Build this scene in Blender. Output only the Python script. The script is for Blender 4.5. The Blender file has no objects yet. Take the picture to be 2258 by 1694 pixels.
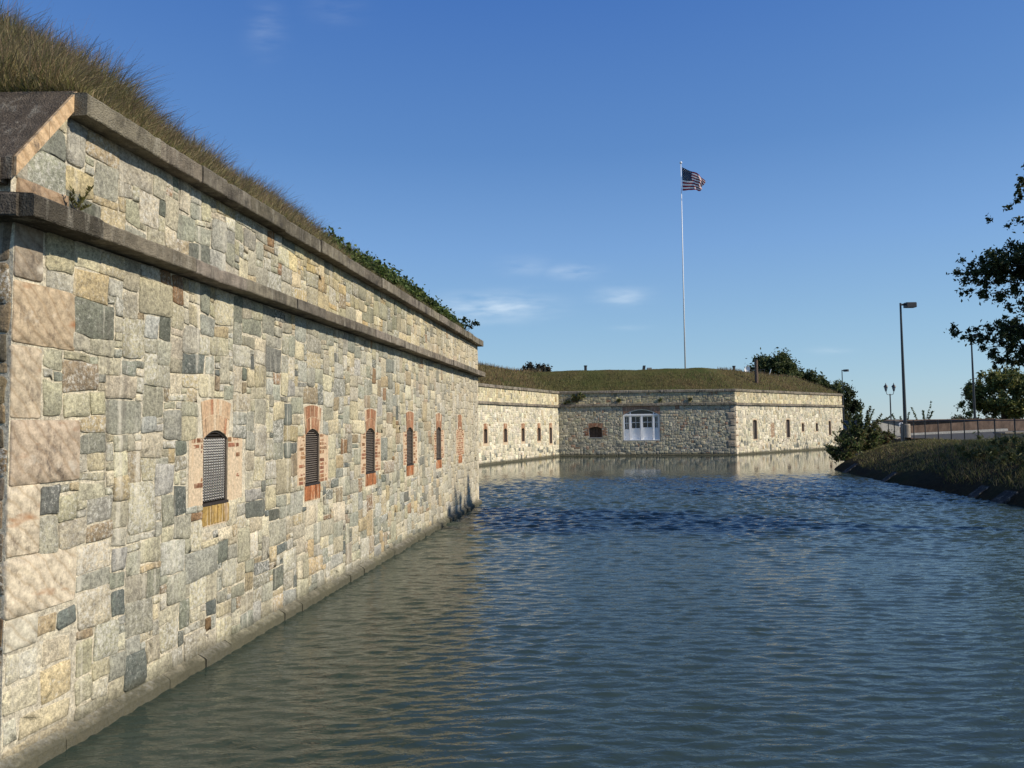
import bpy, math, random
import numpy as np
from mathutils import Vector, Matrix
S = bpy.context.scene
C = S.collection
PI = math.pi
# ------------------------------------------------------------------ camera
PITCH, ROLL, EYE, FPX = 0.0556, -0.0111, 2.95, 1640.0
f_ = Vector((0, math.cos(PITCH), math.sin(PITCH))); u_ = Vector((0, -math.sin(PITCH), math.cos(PITCH))); x_ = Vector((1, 0, 0))
cx = x_*math.cos(ROLL) + u_*math.sin(ROLL); cy = -x_*math.sin(ROLL) + u_*math.cos(ROLL); cz = -f_
cam = bpy.data.objects.new('camera', bpy.data.cameras.new('camera')); C.objects.link(cam)
M = Matrix.Identity(4)
for i in range(3):
    M[i][0], M[i][1], M[i][2] = cx[i], cy[i], cz[i]
M[2][3] = EYE
cam.matrix_world = M
cam.data.sensor_width = 36; cam.data.lens = 36*FPX/2258; cam.data.clip_end = 6000; cam.data.clip_start = 0.05
S.camera = cam
# ------------------------------------------------------------------ light
SUN_AZ, SUN_EL = math.radians(-17), math.radians(34)      # azimuth from +X towards +Y
sd = Vector((math.cos(SUN_EL)*math.cos(SUN_AZ), math.cos(SUN_EL)*math.sin(SUN_AZ), math.sin(SUN_EL)))
sun = bpy.data.objects.new('sun', bpy.data.lights.new('sun', 'SUN')); C.objects.link(sun)
sun.rotation_euler = sd.to_track_quat('Z', 'Y').to_euler()
sun.data.energy = 5.0; sun.data.angle = math.radians(0.5); sun.data.color = (1.0, 0.90, 0.74)
W = bpy.data.worlds.new('World'); S.world = W; W.use_nodes = True
nt = W.node_tree; nt.nodes.clear()
def N(t, typ, **k):
    n = t.nodes.new(typ)
    for a, b in k.items():
        if a.startswith('i_'): n.inputs[a[2:].replace('_', ' ')].default_value = b
        else: setattr(n, a, b)
    return n
sky = N(nt, 'ShaderNodeTexSky', sky_type='NISHITA', sun_disc=False)
sky.sun_elevation = SUN_EL; sky.sun_rotation = PI/2 - SUN_AZ
sky.air_density = 1.0; sky.dust_density = 0.0; sky.ozone_density = 3.0; sky.altitude = 0
bg = N(nt, 'ShaderNodeBackground'); bg.inputs['Strength'].default_value = 0.13
wo = N(nt, 'ShaderNodeOutputWorld')
# thin clouds: soft streaky patches at fixed sky directions
geo = N(nt, 'ShaderNodeTexCoord'); sp = N(nt, 'ShaderNodeSeparateXYZ'); nt.links.new(geo.outputs['Generated'], sp.inputs[0])
def mth(t, op, a, b=None, c=None, clamp=False):
    n = N(t, 'ShaderNodeMath', operation=op, use_clamp=clamp)
    for i, v in enumerate((a, b, c)):
        if v is None: continue
        if hasattr(v, 'links') or hasattr(v, 'is_linked'): t.links.new(v, n.inputs[i])
        else: n.inputs[i].default_value = v
    return n.outputs[0]
yy = mth(nt, 'MAXIMUM', sp.outputs[1], 0.05)
U = mth(nt, 'DIVIDE', sp.outputs[0], yy); V = mth(nt, 'DIVIDE', sp.outputs[2], yy)
cmb = N(nt, 'ShaderNodeCombineXYZ'); nt.links.new(U, cmb.inputs[0]); nt.links.new(V, cmb.inputs[1])
mp = N(nt, 'ShaderNodeMapping'); mp.inputs['Scale'].default_value = (9, 42, 1); nt.links.new(cmb.outputs[0], mp.inputs[0])
ns = N(nt, 'ShaderNodeTexNoise'); ns.inputs['Scale'].default_value = 1.6; ns.inputs['Detail'].default_value = 5; nt.links.new(mp.outputs[0], ns.inputs[0])
wsp = mth(nt, 'MULTIPLY', mth(nt, 'SUBTRACT', ns.outputs[0], 0.33), 3.2, clamp=True)
tot = None
CL = [(-.025, .160, .055, .014, 1.0), (.012, .165, .03, .008, .5), (.086, .208, .026, .008, .62), (.15, .173, .027, .010, .62),
      (.018, .215, .03, .010, .25), (.045, .145, .02, .005, .15), (.165, .13, .022, .003, .18), (.43, .096, .02, .004, .35), (-.335, .55, .02, .03, .16), (-.24, .58, .03, .02, .10)]
for (u0, v0, su, sv, a) in CL:
    du = mth(nt, 'DIVIDE', mth(nt, 'SUBTRACT', U, u0), su); dv = mth(nt, 'DIVIDE', mth(nt, 'SUBTRACT', V, v0), sv)
    r2 = mth(nt, 'ADD', mth(nt, 'MULTIPLY', du, du), mth(nt, 'MULTIPLY', dv, dv))
    g = mth(nt, 'MULTIPLY', mth(nt, 'POWER', 2.718, mth(nt, 'MULTIPLY', r2, -0.8)), a)
    tot = g if tot is None else mth(nt, 'MAXIMUM', tot, g)
fac = mth(nt, 'MULTIPLY', mth(nt, 'MULTIPLY', tot, wsp), 0.55, clamp=True)
mixc = N(nt, 'ShaderNodeMixRGB'); mixc.inputs[2].default_value = (7.2, 7.9, 8.4, 1)
hs = N(nt, 'ShaderNodeHueSaturation'); hs.inputs['Saturation'].default_value = 1.05
zr = N(nt, 'ShaderNodeValToRGB'); nt.links.new(sp.outputs[2], zr.inputs[0]); els = zr.color_ramp.elements
GR = [(0, (.33, .51, .66)), (.05, (.325, .515, .69)), (.124, (.285, .48, .70)), (.229, (.212, .39, .71)), (.347, (.125, .272, .60)), (.51, (.074, .190, .54)), (1, (.05, .13, .40))]
while len(els) < len(GR): els.new(.5)
for e_, (p_, c_) in zip(els, GR): e_.position = p_; e_.color = (*c_, 1)
zs_ = N(nt, 'ShaderNodeMixRGB', blend_type='MULTIPLY'); zs_.inputs[0].default_value = 1; zs_.inputs[2].default_value = (1/.13, 1/.13, 1/.13, 1); nt.links.new(zr.outputs[0], zs_.inputs[1])
skm = N(nt, 'ShaderNodeMixRGB'); skm.inputs[0].default_value = .72; nt.links.new(sky.outputs[0], skm.inputs[1]); nt.links.new(zs_.outputs[0], skm.inputs[2])
nt.links.new(skm.outputs[0], hs.inputs['Color'])
nt.links.new(fac, mixc.inputs[0]); nt.links.new(hs.outputs[0], mixc.inputs[1])
nt.links.new(mixc.outputs[0], bg.inputs[0]); nt.links.new(bg.outputs[0], wo.inputs[0])
S.view_settings.view_transform = 'Standard'; S.view_settings.look = 'None'; S.view_settings.exposure = 0.0; S.view_settings.gamma = 1

# ------------------------------------------------------------------ helpers
def tag(o, label=None, cat=None, group=None, kind=None):
    for k, v in (('label', label), ('category', cat), ('group', group), ('kind', kind)):
        if v: o[k] = v
    return o
def empty(name, loc, label, cat, group=None, rz=0):
    o = bpy.data.objects.new(name, None); C.objects.link(o); o.location = loc; o.rotation_euler[2] = rz
    return tag(o, label, cat, group)
class MB:
    def __init__(s): s.v = []; s.f = []; s.c = []; s.m = []
    def add(s, vs, fs, col=(1, 1, 1, 0.5), mi=0):
        b = len(s.v); s.v += [tuple(p) for p in vs]; s.c += [tuple(col)]*len(vs)
        for f in fs: s.f.append(tuple(i+b for i in f)); s.m.append(mi)
    def hexa(s, p, col=(1, 1, 1, .5), mi=0):      # 8 corners: bottom loop 0-3, top loop 4-7
        s.add(p, [(3, 2, 1, 0), (4, 5, 6, 7), (0, 1, 5, 4), (1, 2, 6, 5), (2, 3, 7, 6), (3, 0, 4, 7)], col, mi)
    def box(s, a, b, col=(1, 1, 1, .5), mi=0):
        (x0, y0, z0), (x1, y1, z1) = a, b
        s.hexa([(x0, y0, z0), (x1, y0, z0), (x1, y1, z0), (x0, y1, z0), (x0, y0, z1), (x1, y0, z1), (x1, y1, z1), (x0, y1, z1)], col, mi)
    def fbox(s, fr, s0, s1, z0, z1, o0, o1, col=(1, 1, 1, .5), mi=0):
        s.hexa([fr.P(s0, z0, o0), fr.P(s1, z0, o0), fr.P(s1, z0, o1), fr.P(s0, z0, o1), fr.P(s0, z1, o0), fr.P(s1, z1, o0), fr.P(s1, z1, o1), fr.P(s0, z1, o1)], col, mi)
    def tube(s, pts, rad, n=8, col=(1, 1, 1, .5), mi=0, caps=True):
        pts = [Vector(p) for p in pts]; b = len(s.v); vs = []
        for i, p in enumerate(pts):
            t = (pts[min(i+1, len(pts)-1)] - pts[max(i-1, 0)]).normalized()
            a = t.cross(Vector((0, 1, 0.02)) if abs(t.z) > .7 else Vector((0, 0, 1))).normalized(); c = t.cross(a)
            r = rad[i] if hasattr(rad, '__len__') else rad
            for k in range(n):
                w = 2*PI*k/n; vs.append(p + a*(math.cos(w)*r) + c*(math.sin(w)*r))
        fs = [(i*n+k, i*n+(k+1) % n, (i+1)*n+(k+1) % n, (i+1)*n+k) for i in range(len(pts)-1) for k in range(n)]
        if caps: fs += [tuple(range(n-1, -1, -1)), tuple((len(pts)-1)*n+k for k in range(n))]
        s.add(vs, fs, col, mi)
    def lathe(s, c, prof, n=16, col=(1, 1, 1, .5), mi=0):
        vs = [(c[0]+r*math.cos(2*PI*k/n), c[1]+r*math.sin(2*PI*k/n), c[2]+z) for r, z in prof for k in range(n)]
        fs = [(i*n+k, i*n+(k+1) % n, (i+1)*n+(k+1) % n, (i+1)*n+k) for i in range(len(prof)-1) for k in range(n)]
        fs += [tuple(range(n-1, -1, -1)), tuple((len(prof)-1)*n+k for k in range(n))]
        s.add(vs, fs, col, mi)
    def build(s, name, mat, parent=None, smooth=False, org=None):
        me = bpy.data.meshes.new(name)
        o = bpy.data.objects.new(name, me); C.objects.link(o)
        root = parent
        while root is not None and root.parent is not None: root = root.parent
        v = s.v
        if root is not None and org is None:
            l = root.location; v = [(p[0]-l[0], p[1]-l[1], p[2]-l[2]) for p in v]
        if org is not None: v = [(p[0]-org[0], p[1]-org[1], p[2]-org[2]) for p in v]; o.location = org if parent is None else (0, 0, 0)
        me.from_pydata([tuple(p) for p in v], [], s.f)
        for m in (mat if isinstance(mat, (list, tuple)) else [mat]): me.materials.append(m)
        if isinstance(mat, (list, tuple)): me.polygons.foreach_set('material_index', s.m)
        a = me.color_attributes.new('col', 'FLOAT_COLOR', 'POINT'); a.data.foreach_set('color', np.array(s.c, 'f').ravel())
        if smooth: me.polygons.foreach_set('use_smooth', [True]*len(me.polygons))
        me.update()
        if parent is not None: o.parent = parent
        return o
def npmesh(name, v, f, col, mat, parent=None, smooth=False):
    """v (n,3) f (m,k) equal sized faces, col (n,4)"""
    me = bpy.data.meshes.new(name); n, m, k = len(v), len(f), f.shape[1]
    if parent is not None: v = v - np.array(parent.location)
    me.vertices.add(n); me.vertices.foreach_set('co', v.astype('f').ravel())
    me.loops.add(m*k); me.loops.foreach_set('vertex_index', f.astype('i').ravel())
    me.polygons.add(m); me.polygons.foreach_set('loop_start', np.arange(0, m*k, k, dtype='i'))
    me.polygons.foreach_set('loop_total', np.full(m, k, 'i'))
    me.update(calc_edges=True); me.validate()
    a = me.color_attributes.new('col', 'FLOAT_COLOR', 'POINT'); a.data.foreach_set('color', col.astype('f').ravel())
    me.materials.append(mat)
    if smooth: me.polygons.foreach_set('use_smooth', [True]*m)
    o = bpy.data.objects.new(name, me); C.objects.link(o)
    if parent is not None: o.parent = parent
    return o
class Fr:
    def __init__(s, P, Q, batter=0.0):
        s.O = Vector((P[0], P[1], 0)); d = Vector((Q[0]-P[0], Q[1]-P[1], 0)); s.L = d.length; s.d = d.normalized(); s.n = Vector((s.d.y, -s.d.x, 0)); s.b = batter
    def P(s, a, z, o=0.0): return s.O + s.d*a + s.n*(o - s.b*z) + Vector((0, 0, z))

# ------------------------------------------------------------------ materials
def mat(name, rough=0.85, spec=0.2):
    m = bpy.data.materials.new(name); m.use_nodes = True; t = m.node_tree
    b = t.nodes['Principled BSDF']; b.inputs['Roughness'].default_value = rough; b.inputs['Specular IOR Level'].default_value = spec
    return m, t, b
def noise(t, scale, detail=4, mapping=None, rough=0.55, dist=0.0, off=None):
    tc = N(t, 'ShaderNodeTexCoord'); src = tc.outputs['Object']
    if mapping or off is not None:
        mp = N(t, 'ShaderNodeMapping'); mp.inputs['Scale'].default_value = mapping or (1, 1, 1); t.links.new(src, mp.inputs[0])
        if off is not None: t.links.new(off, mp.inputs['Location'])
        src = mp.outputs[0]
    n = N(t, 'ShaderNodeTexNoise'); n.inputs['Scale'].default_value = scale; n.inputs['Detail'].default_value = detail
    n.inputs['Roughness'].default_value = rough; n.inputs['Distortion'].default_value = dist
    t.links.new(src, n.inputs['Vector']); return n.outputs[0]
def ramp(t, v, stops):
    r = N(t, 'ShaderNodeValToRGB'); e = r.color_ramp.elements
    while len(e) < len(stops): e.new(.5)
    for i, (p, c) in enumerate(stops): e[i].position = p; e[i].color = (*c, 1) if len(c) == 3 else c
    t.links.new(v, r.inputs[0]); return r.outputs[0]
def mixn(t, fac, a, b, mode='MIX'):
    n = N(t, 'ShaderNodeMixRGB', blend_type=mode)
    for i, v in enumerate((fac, a, b)):
        if isinstance(v, (int, float)): n.inputs[i].default_value = v
        elif isinstance(v, tuple): n.inputs[i].default_value = (*v, 1) if len(v) == 3 else v
        else: t.links.new(v, n.inputs[i])
    return n.outputs[0]
def rng_(t, v, a, b, c=0.0, d=1.0):
    n = N(t, 'ShaderNodeMapRange'); t.links.new(v, n.inputs[0])
    for i, x in enumerate((a, b, c, d)): n.inputs[i+1].default_value = x
    return n.outputs[0]
def bump(t, b, h, strength=0.5, dist=0.02):
    n = N(t, 'ShaderNodeBump'); n.inputs['Strength'].default_value = strength; n.inputs['Distance'].default_value = dist
    t.links.new(h, n.inputs['Height']); t.links.new(n.outputs[0], b.inputs['Normal']); return n
def attr(t, name='col'):
    a = N(t, 'ShaderNodeAttribute'); a.attribute_name = name; return a

def stone_mat(name, speck=0.5, streak=0.35, tidal=True):
    m, t, b = mat(name, 0.9, 0.15); a = attr(t)
    off = N(t, 'ShaderNodeCombineXYZ'); k = mth(t, 'MULTIPLY', a.outputs['Alpha'], 37.0)
    for i in range(3): t.links.new(k, off.inputs[i])
    n1 = noise(t, 3.2, 5, off=off.outputs[0]); n2 = noise(t, 24, 6, off=off.outputs[0], rough=.7); n3 = noise(t, 70, 3, rough=.7)
    c = mixn(t, 1.0, a.outputs['Color'], ramp(t, n1, [(.25, (.70, .70, .71)), (.5, (1.0, 1.0, .99)), (.78, (1.3, 1.28, 1.2))]), 'MULTIPLY')
    c = mixn(t, 1.0, c, ramp(t, n2, [(.33, (.55, .54, .53)), (.5, (1, 1, 1)), (.68, (1.45, 1.43, 1.38))]), 'MULTIPLY')
    c = mixn(t, 1.0, c, ramp(t, n3, [(.3, (.70, .70, .69)), (.7, (1.28, 1.28, 1.27))]), 'MULTIPLY')
    # pale lichen / salt blotches, more on some stones
    th = rng_(t, a.outputs['Alpha'], 0, 1, .64, .47)
    bl = mth(t, 'MULTIPLY', mth(t, 'MULTIPLY', mth(t, 'SUBTRACT', noise(t, 21, 7, off=off.outputs[0], rough=.85), th), 11.0, clamp=True), speck, clamp=True)
    c = mixn(t, bl, c, (.64, .62, .55))
    c = mixn(t, mth(t, 'MULTIPLY', mth(t, 'MULTIPLY', mth(t, 'SUBTRACT', noise(t, 15, 7, off=off.outputs[0], rough=.85), .53), 9.0, clamp=True), .5), c, (.12, .115, .10))
    # rusty or dark patches
    dk = mth(t, 'MULTIPLY', mth(t, 'SUBTRACT', noise(t, 2.3, 5, rough=.65), .55), 3.0, clamp=True)
    c = mixn(t, mth(t, 'MULTIPLY', dk, .5), c, (.13, .115, .095))
    # vertical run-down streaks
    st = mth(t, 'MULTIPLY', mth(t, 'SUBTRACT', noise(t, 1, 5, mapping=(6, 6, .45), rough=.65), .575), 8.0, clamp=True)
    c = mixn(t, mth(t, 'MULTIPLY', st, streak), c, (.74, .69, .57))
    sk = mth(t, 'MULTIPLY', mth(t, 'SUBTRACT', noise(t, 1.0, 5, mapping=(7, 7, .35), rough=.65), .575), 7.0, clamp=True)
    c = mixn(t, mth(t, 'MULTIPLY', sk, streak), c, (.17, .155, .13))
    if tidal:   # algae and damp near the water line
        tc = N(t, 'ShaderNodeTexCoord'); sz = N(t, 'ShaderNodeSeparateXYZ'); t.links.new(tc.outputs['Object'], sz.inputs[0])
        zz = mth(t, 'ADD', sz.outputs[2], mth(t, 'MULTIPLY', noise(t, 6, 3), -.16))
        wet = rng_(t, zz, .03, .22, .92, 0)
        c = mixn(t, wet, c, (.07, .068, .045))
    t.links.new(c, b.inputs['Base Color'])
    hsum = mth(t, 'ADD', mth(t, 'MULTIPLY', n2, 1.0), mth(t, 'MULTIPLY', n3, .35)); hsum = mth(t, 'ADD', hsum, mth(t, 'MULTIPLY', n1, 1.6))
    bump(t, b, hsum, .8, .022)
    return m
M_STONE = stone_mat('rubble_stone', .85, .5)
M_STONE2 = stone_mat('far_rubble_stone', .35, .3)
M_MORTAR = stone_mat('mortar', .3, .3)
# sandstone quoins with diagonal veins
m, t, b = mat('sandstone', .9, .12); a = attr(t)
tc = N(t, 'ShaderNodeTexCoord'); mpn = N(t, 'ShaderNodeMapping'); mpn.inputs['Rotation'].default_value = (.75, 0, 0); t.links.new(tc.outputs['Object'], mpn.inputs[0])
off = N(t, 'ShaderNodeCombineXYZ'); t.links.new(mth(t, 'MULTIPLY', a.outputs['Alpha'], 9.0), off.inputs[2]); t.links.new(off.outputs[0], mpn.inputs['Location'])
wv = N(t, 'ShaderNodeTexWave', wave_type='BANDS', bands_direction='Z'); wv.inputs['Scale'].default_value = 2.6; wv.inputs['Distortion'].default_value = 6.5; wv.inputs['Detail'].default_value = 4; wv.inputs['Detail Scale'].default_value = .8
t.links.new(mpn.outputs[0], wv.inputs[0])
c = mixn(t, 1, a.outputs['Color'], ramp(t, wv.outputs['Fac'], [(0, (.82, .77, .71)), (.14, (.96, .94, .92)), (.55, (1.0, .99, .98)), (.9, (1.07, 1.06, 1.04))]), 'MULTIPLY')
c = mixn(t, 1, c, ramp(t, noise(t, 13, 8, rough=.8), [(.35, (.62, .61, .60)), (.65, (1.34, 1.33, 1.3))]), 'MULTIPLY')
dk = mth(t, 'MULTIPLY', mth(t, 'SUBTRACT', noise(t, 2.9, 8, mapping=(1, 1, .6), rough=.8), .545), 9.0, clamp=True)
c = mixn(t, mth(t, 'MULTIPLY', dk, .8), c, (.085, .07, .06))
c = mixn(t, mth(t, 'MULTIPLY', mth(t, 'SUBTRACT', noise(t, 3.5, 5), .62), 8, clamp=True), c, (.62, .56, .46))
c = mixn(t, mth(t, 'MULTIPLY', mth(t, 'SUBTRACT', noise(t, 1.3, 3, mapping=(1, 1, 3)), .60), 9, clamp=True), c, (.34, .17, .08))
t.links.new(c, b.inputs['Base Color']); bump(t, b, mth(t, 'ADD', noise(t, 18, 6, rough=.7), mth(t, 'MULTIPLY', wv.outputs['Fac'], .5)), .7, .02)
M_SAND = m
# weathered ledge stone
def ledge_mat(name, base, dark, amt):
    m, t, b = mat(name, .9, .12); a = attr(t)
    c = mixn(t, 1, a.outputs['Color'], ramp(t, noise(t, 5, 7, rough=.72), [(.3, tuple(x*.55 for x in base)), (.5, base), (.72, tuple(x*1.5 for x in base))]), 'MULTIPLY')
    dk = mth(t, 'MULTIPLY', mth(t, 'SUBTRACT', noise(t, 1.4, 6, mapping=(1, 1, .8), rough=.7), .66-amt), 6.0, clamp=True)
    c = mixn(t, mth(t, 'MULTIPLY', dk, .85), c, dark)
    c = mixn(t, mth(t, 'MULTIPLY', mth(t, 'SUBTRACT', noise(t, 45, 4, rough=.8), .56), 4.0, clamp=True), c, tuple(x*.35 for x in base))
    c = mixn(t, mth(t, 'MULTIPLY', mth(t, 'SUBTRACT', noise(t, 14, 5), .62), 5.0, clamp=True), c, (.42, .38, .30))
    c = mixn(t, mth(t, 'MULTIPLY', mth(t, 'MULTIPLY', mth(t, 'SUBTRACT', noise(t, 1, 5, mapping=(6, 6, 1.2), rough=.7), .54), 7, clamp=True), .55), c, (.40, .37, .30))
    c = mixn(t, mth(t, 'MULTIPLY', mth(t, 'MULTIPLY', mth(t, 'SUBTRACT', noise(t, 1.1, 5, mapping=(4, 4, 1), rough=.7), .54), 7, clamp=True), .6), c, (.05, .045, .04))
    t.links.new(c, b.inputs['Base Color']); bump(t, b, mth(t, 'ADD', noise(t, 12, 6, rough=.75), noise(t, 60, 3)), 1.0, .03)
    return m
M_LEDGE = ledge_mat('ledge_stone', (.24, .21, .165), (.045, .04, .036), .15)
M_BANKSLAB = ledge_mat('bank_slab', (.055, .052, .05), (.02, .02, .018), .1)  # very dark base tone so the bank slabs stand out little
M_SLAB = ledge_mat('dark_slab', (.12, .097, .075), (.05, .042, .036), .14)
# brick
m, t, b = mat('brick', .9, .1); a = attr(t)
c = mixn(t, 1, a.outputs['Color'], ramp(t, noise(t, 26, 5, rough=.7), [(.3, (.6, .6, .6)), (.7, (1.35, 1.3, 1.25))]), 'MULTIPLY')
c = mixn(t, mth(t, 'MULTIPLY', mth(t, 'SUBTRACT', noise(t, 1, 5, mapping=(13, 13, 2.2), rough=.65), .515), 7, clamp=True), c, (.55, .42, .28))
t.links.new(c, b.inputs['Base Color']); bump(t, b, noise(t, 40, 5, rough=.7), .6, .01); M_BRICK = m
def simple(name, col, rough=.7, spec=.3, metal=0, var=.25, scale=8, bstr=.2):
    m, t, b = mat(name, rough, spec); b.inputs['Metallic'].default_value = metal
    n = noise(t, scale, 5, rough=.65)
    c = ramp(t, n, [(.3, tuple(x*(1-var) for x in col)), (.7, tuple(min(1, x*(1+var)) for x in col))])
    t.links.new(c, b.inputs['Base Color']); bump(t, b, n, bstr, .01); return m
M_IRON = simple('dark_iron', (.035, .028, .024), .6, .4, 0, .4, 30)
M_SLAT = simple('bronze_slats', (.15, .125, .105), .55, .4, 0, .35, 25)
M_LATT = simple('galvanised_mesh', (.62, .60, .56), .45, .5, 0, .25, 20)
M_BLACK = simple('dark_inside', (.012, .011, .01), .9, .1)
M_SHUT = simple('weathered_shutter', (.10, .065, .045), .8, .2, 0, .35, 6)
M_SHUTR = simple('grey_brown_boards', (.085, .07, .062), .8, .2, 0, .35, 6)
M_WHITE = simple('white_paint', (.88, .88, .87), .5, .35, 0, .05, 12, .05)
M_POLE = simple('black_metal', (.03, .03, .032), .45, .5, 0, .2, 5)
M_LAMPP = simple('bronze_pole', (.04, .043, .043), .4, .5, 0, .1, 4)
M_CONC = simple('concrete', (.36, .31, .25), .9, .15, 0, .25, 5, .4)
M_CONCG = simple('grey_concrete', (.27, .27, .26), .9, .15, 0, .25, 4, .4)
M_BROWNW = simple('stained_brown_wall', (.105, .074, .058), .9, .15, 0, .45, 1.5, .4)
M_ASPH = simple('asphalt', (.075, .075, .075), .95, .1, 0, .25, 3, .5)
M_GLASS, _t, _b = mat('dark_glass', .06, .5); _b.inputs['Base Color'].default_value = (.008, .009, .012, 1)
M_CARW = simple('white_car_paint', (.75, .76, .77), .25, .6, 0, .03, 2, 0)
M_CARB = simple('dark_blue_car_paint', (.012, .02, .05), .2, .6, 0, .1, 2, 0)
M_TYRE = simple('tyre', (.02, .02, .02), .8, .2)
M_BARK = simple('bark', (.07, .055, .042), .95, .1, 0, .4, 12, .8)
M_WOOD = simple('old_timber', (.15, .11, .085), .9, .1, 0, .4, 7, .6)
def leafmat(name, trans=.35):
    m = bpy.data.materials.new(name); m.use_nodes = True; t = m.node_tree; b = t.nodes['Principled BSDF']; a = attr(t)
    b.inputs['Roughness'].default_value = .6; b.inputs['Specular IOR Level'].default_value = .25
    tr = N(t, 'ShaderNodeBsdfTranslucent'); mx = N(t, 'ShaderNodeMixShader'); mx.inputs[0].default_value = trans
    c = mixn(t, 1, a.outputs['Color'], ramp(t, noise(t, 1.1, 4), [(.3, (.72, .75, .7)), (.7, (1.3, 1.25, 1.15))]), 'MULTIPLY')
    t.links.new(c, b.inputs['Base Color']); t.links.new(c, tr.inputs[0])
    t.links.new(b.outputs[0], mx.inputs[1]); t.links.new(tr.outputs[0], mx.inputs[2]); t.links.new(mx.outputs[0], t.nodes['Material Output'].inputs[0])
    return m
M_LEAF = leafmat('leaves', .3); M_GRASS = leafmat('grass_blades', .3)
def earth_mat(name, cols, scale=.35):
    m, t, b = mat(name, .95, .08)
    c = ramp(t, noise(t, scale, 6, rough=.65), [(.3, cols[0]), (.5, cols[1]), (.7, cols[2])])
    c = mixn(t, 1, c, ramp(t, noise(t, 7, 6, rough=.75), [(.3, (.55, .55, .55)), (.7, (1.5, 1.5, 1.4))]), 'MULTIPLY')
    t.links.new(c, b.inputs['Base Color']); bump(t, b, noise(t, 5, 7, rough=.8), 1, .12); return m
M_EARTH = earth_mat('rampart_turf', ((.10, .075, .035), (.085, .08, .03), (.06, .075, .022)))
M_BANK = earth_mat('bank_soil', ((.028, .021, .013), (.04, .031, .018), (.034, .036, .016)))
M_LAND = earth_mat('land_turf', ((.06, .07, .025), (.08, .08, .035), (.06, .08, .025)), .1)
# water
m, t, b = mat('moat_water', .02, .5); b.inputs['IOR'].default_value = 1.42
c = ramp(t, noise(t, .05, 2), [(.35, (.028, .043, .034)), (.65, (.035, .053, .041))]); t.links.new(c, b.inputs['Base Color'])
tc = N(t, 'ShaderNodeTexCoord'); sy = N(t, 'ShaderNodeSeparateXYZ'); t.links.new(tc.outputs['Object'], sy.inputs[0])
w1 = noise(t, 1, 3, mapping=(5, 11, 1), rough=.55, dist=.3)
stg = mth(t, 'ADD', rng_(t, sy.outputs[1], 38, 48, .55, .035), rng_(t, sy.outputs[1], 120, 140, 0, 1.5))
bump(t, b, mth(t, 'MULTIPLY', w1, stg), 1.0, .03); M_WATER = m
# ------------------------------------------------------------------ masonry
PAL = [((.43, .39, .305), 26), ((.37, .35, .29), 26), ((.31, .305, .265), 18), ((.52, .475, .375), 18), ((.23, .235, .21), 8), ((.14, .15, .14), 4),
       ((.42, .345, .23), 7), ((.26, .165, .10), 2.5), ((.31, .25, .18), 7), ((.36, .355, .33), 8)]
def pick(rng, pal):
    tot = sum(w for _, w in pal); r = rng.random()*tot
    for c, w in pal:
        r -= w
        if r <= 0: break
    k = rng.uniform(.84, 1.14); return (c[0]*k*rng.uniform(.96, 1.04), c[1]*k, c[2]*k*rng.uniform(.87, 1.0), rng.random())
def make_warp(rng, amp):
    ws = [(rng.uniform(.7, 4.5), rng.uniform(.7, 4.5), rng.uniform(0, 6.28), rng.uniform(.4, 1)) for _ in range(8)]
    tot = sum(w[3] for w in ws)
    def f(s, z):
        a = sum(w[3]*math.sin(w[0]*s*1.3+w[1]*z+w[2]) for w in ws)/tot; b = sum(w[3]*math.sin(w[1]*s*.9-w[0]*z*1.7+w[2]*2.1) for w in ws)/tot
        return a*amp*1.6, b*amp*2.0
    return f
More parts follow.
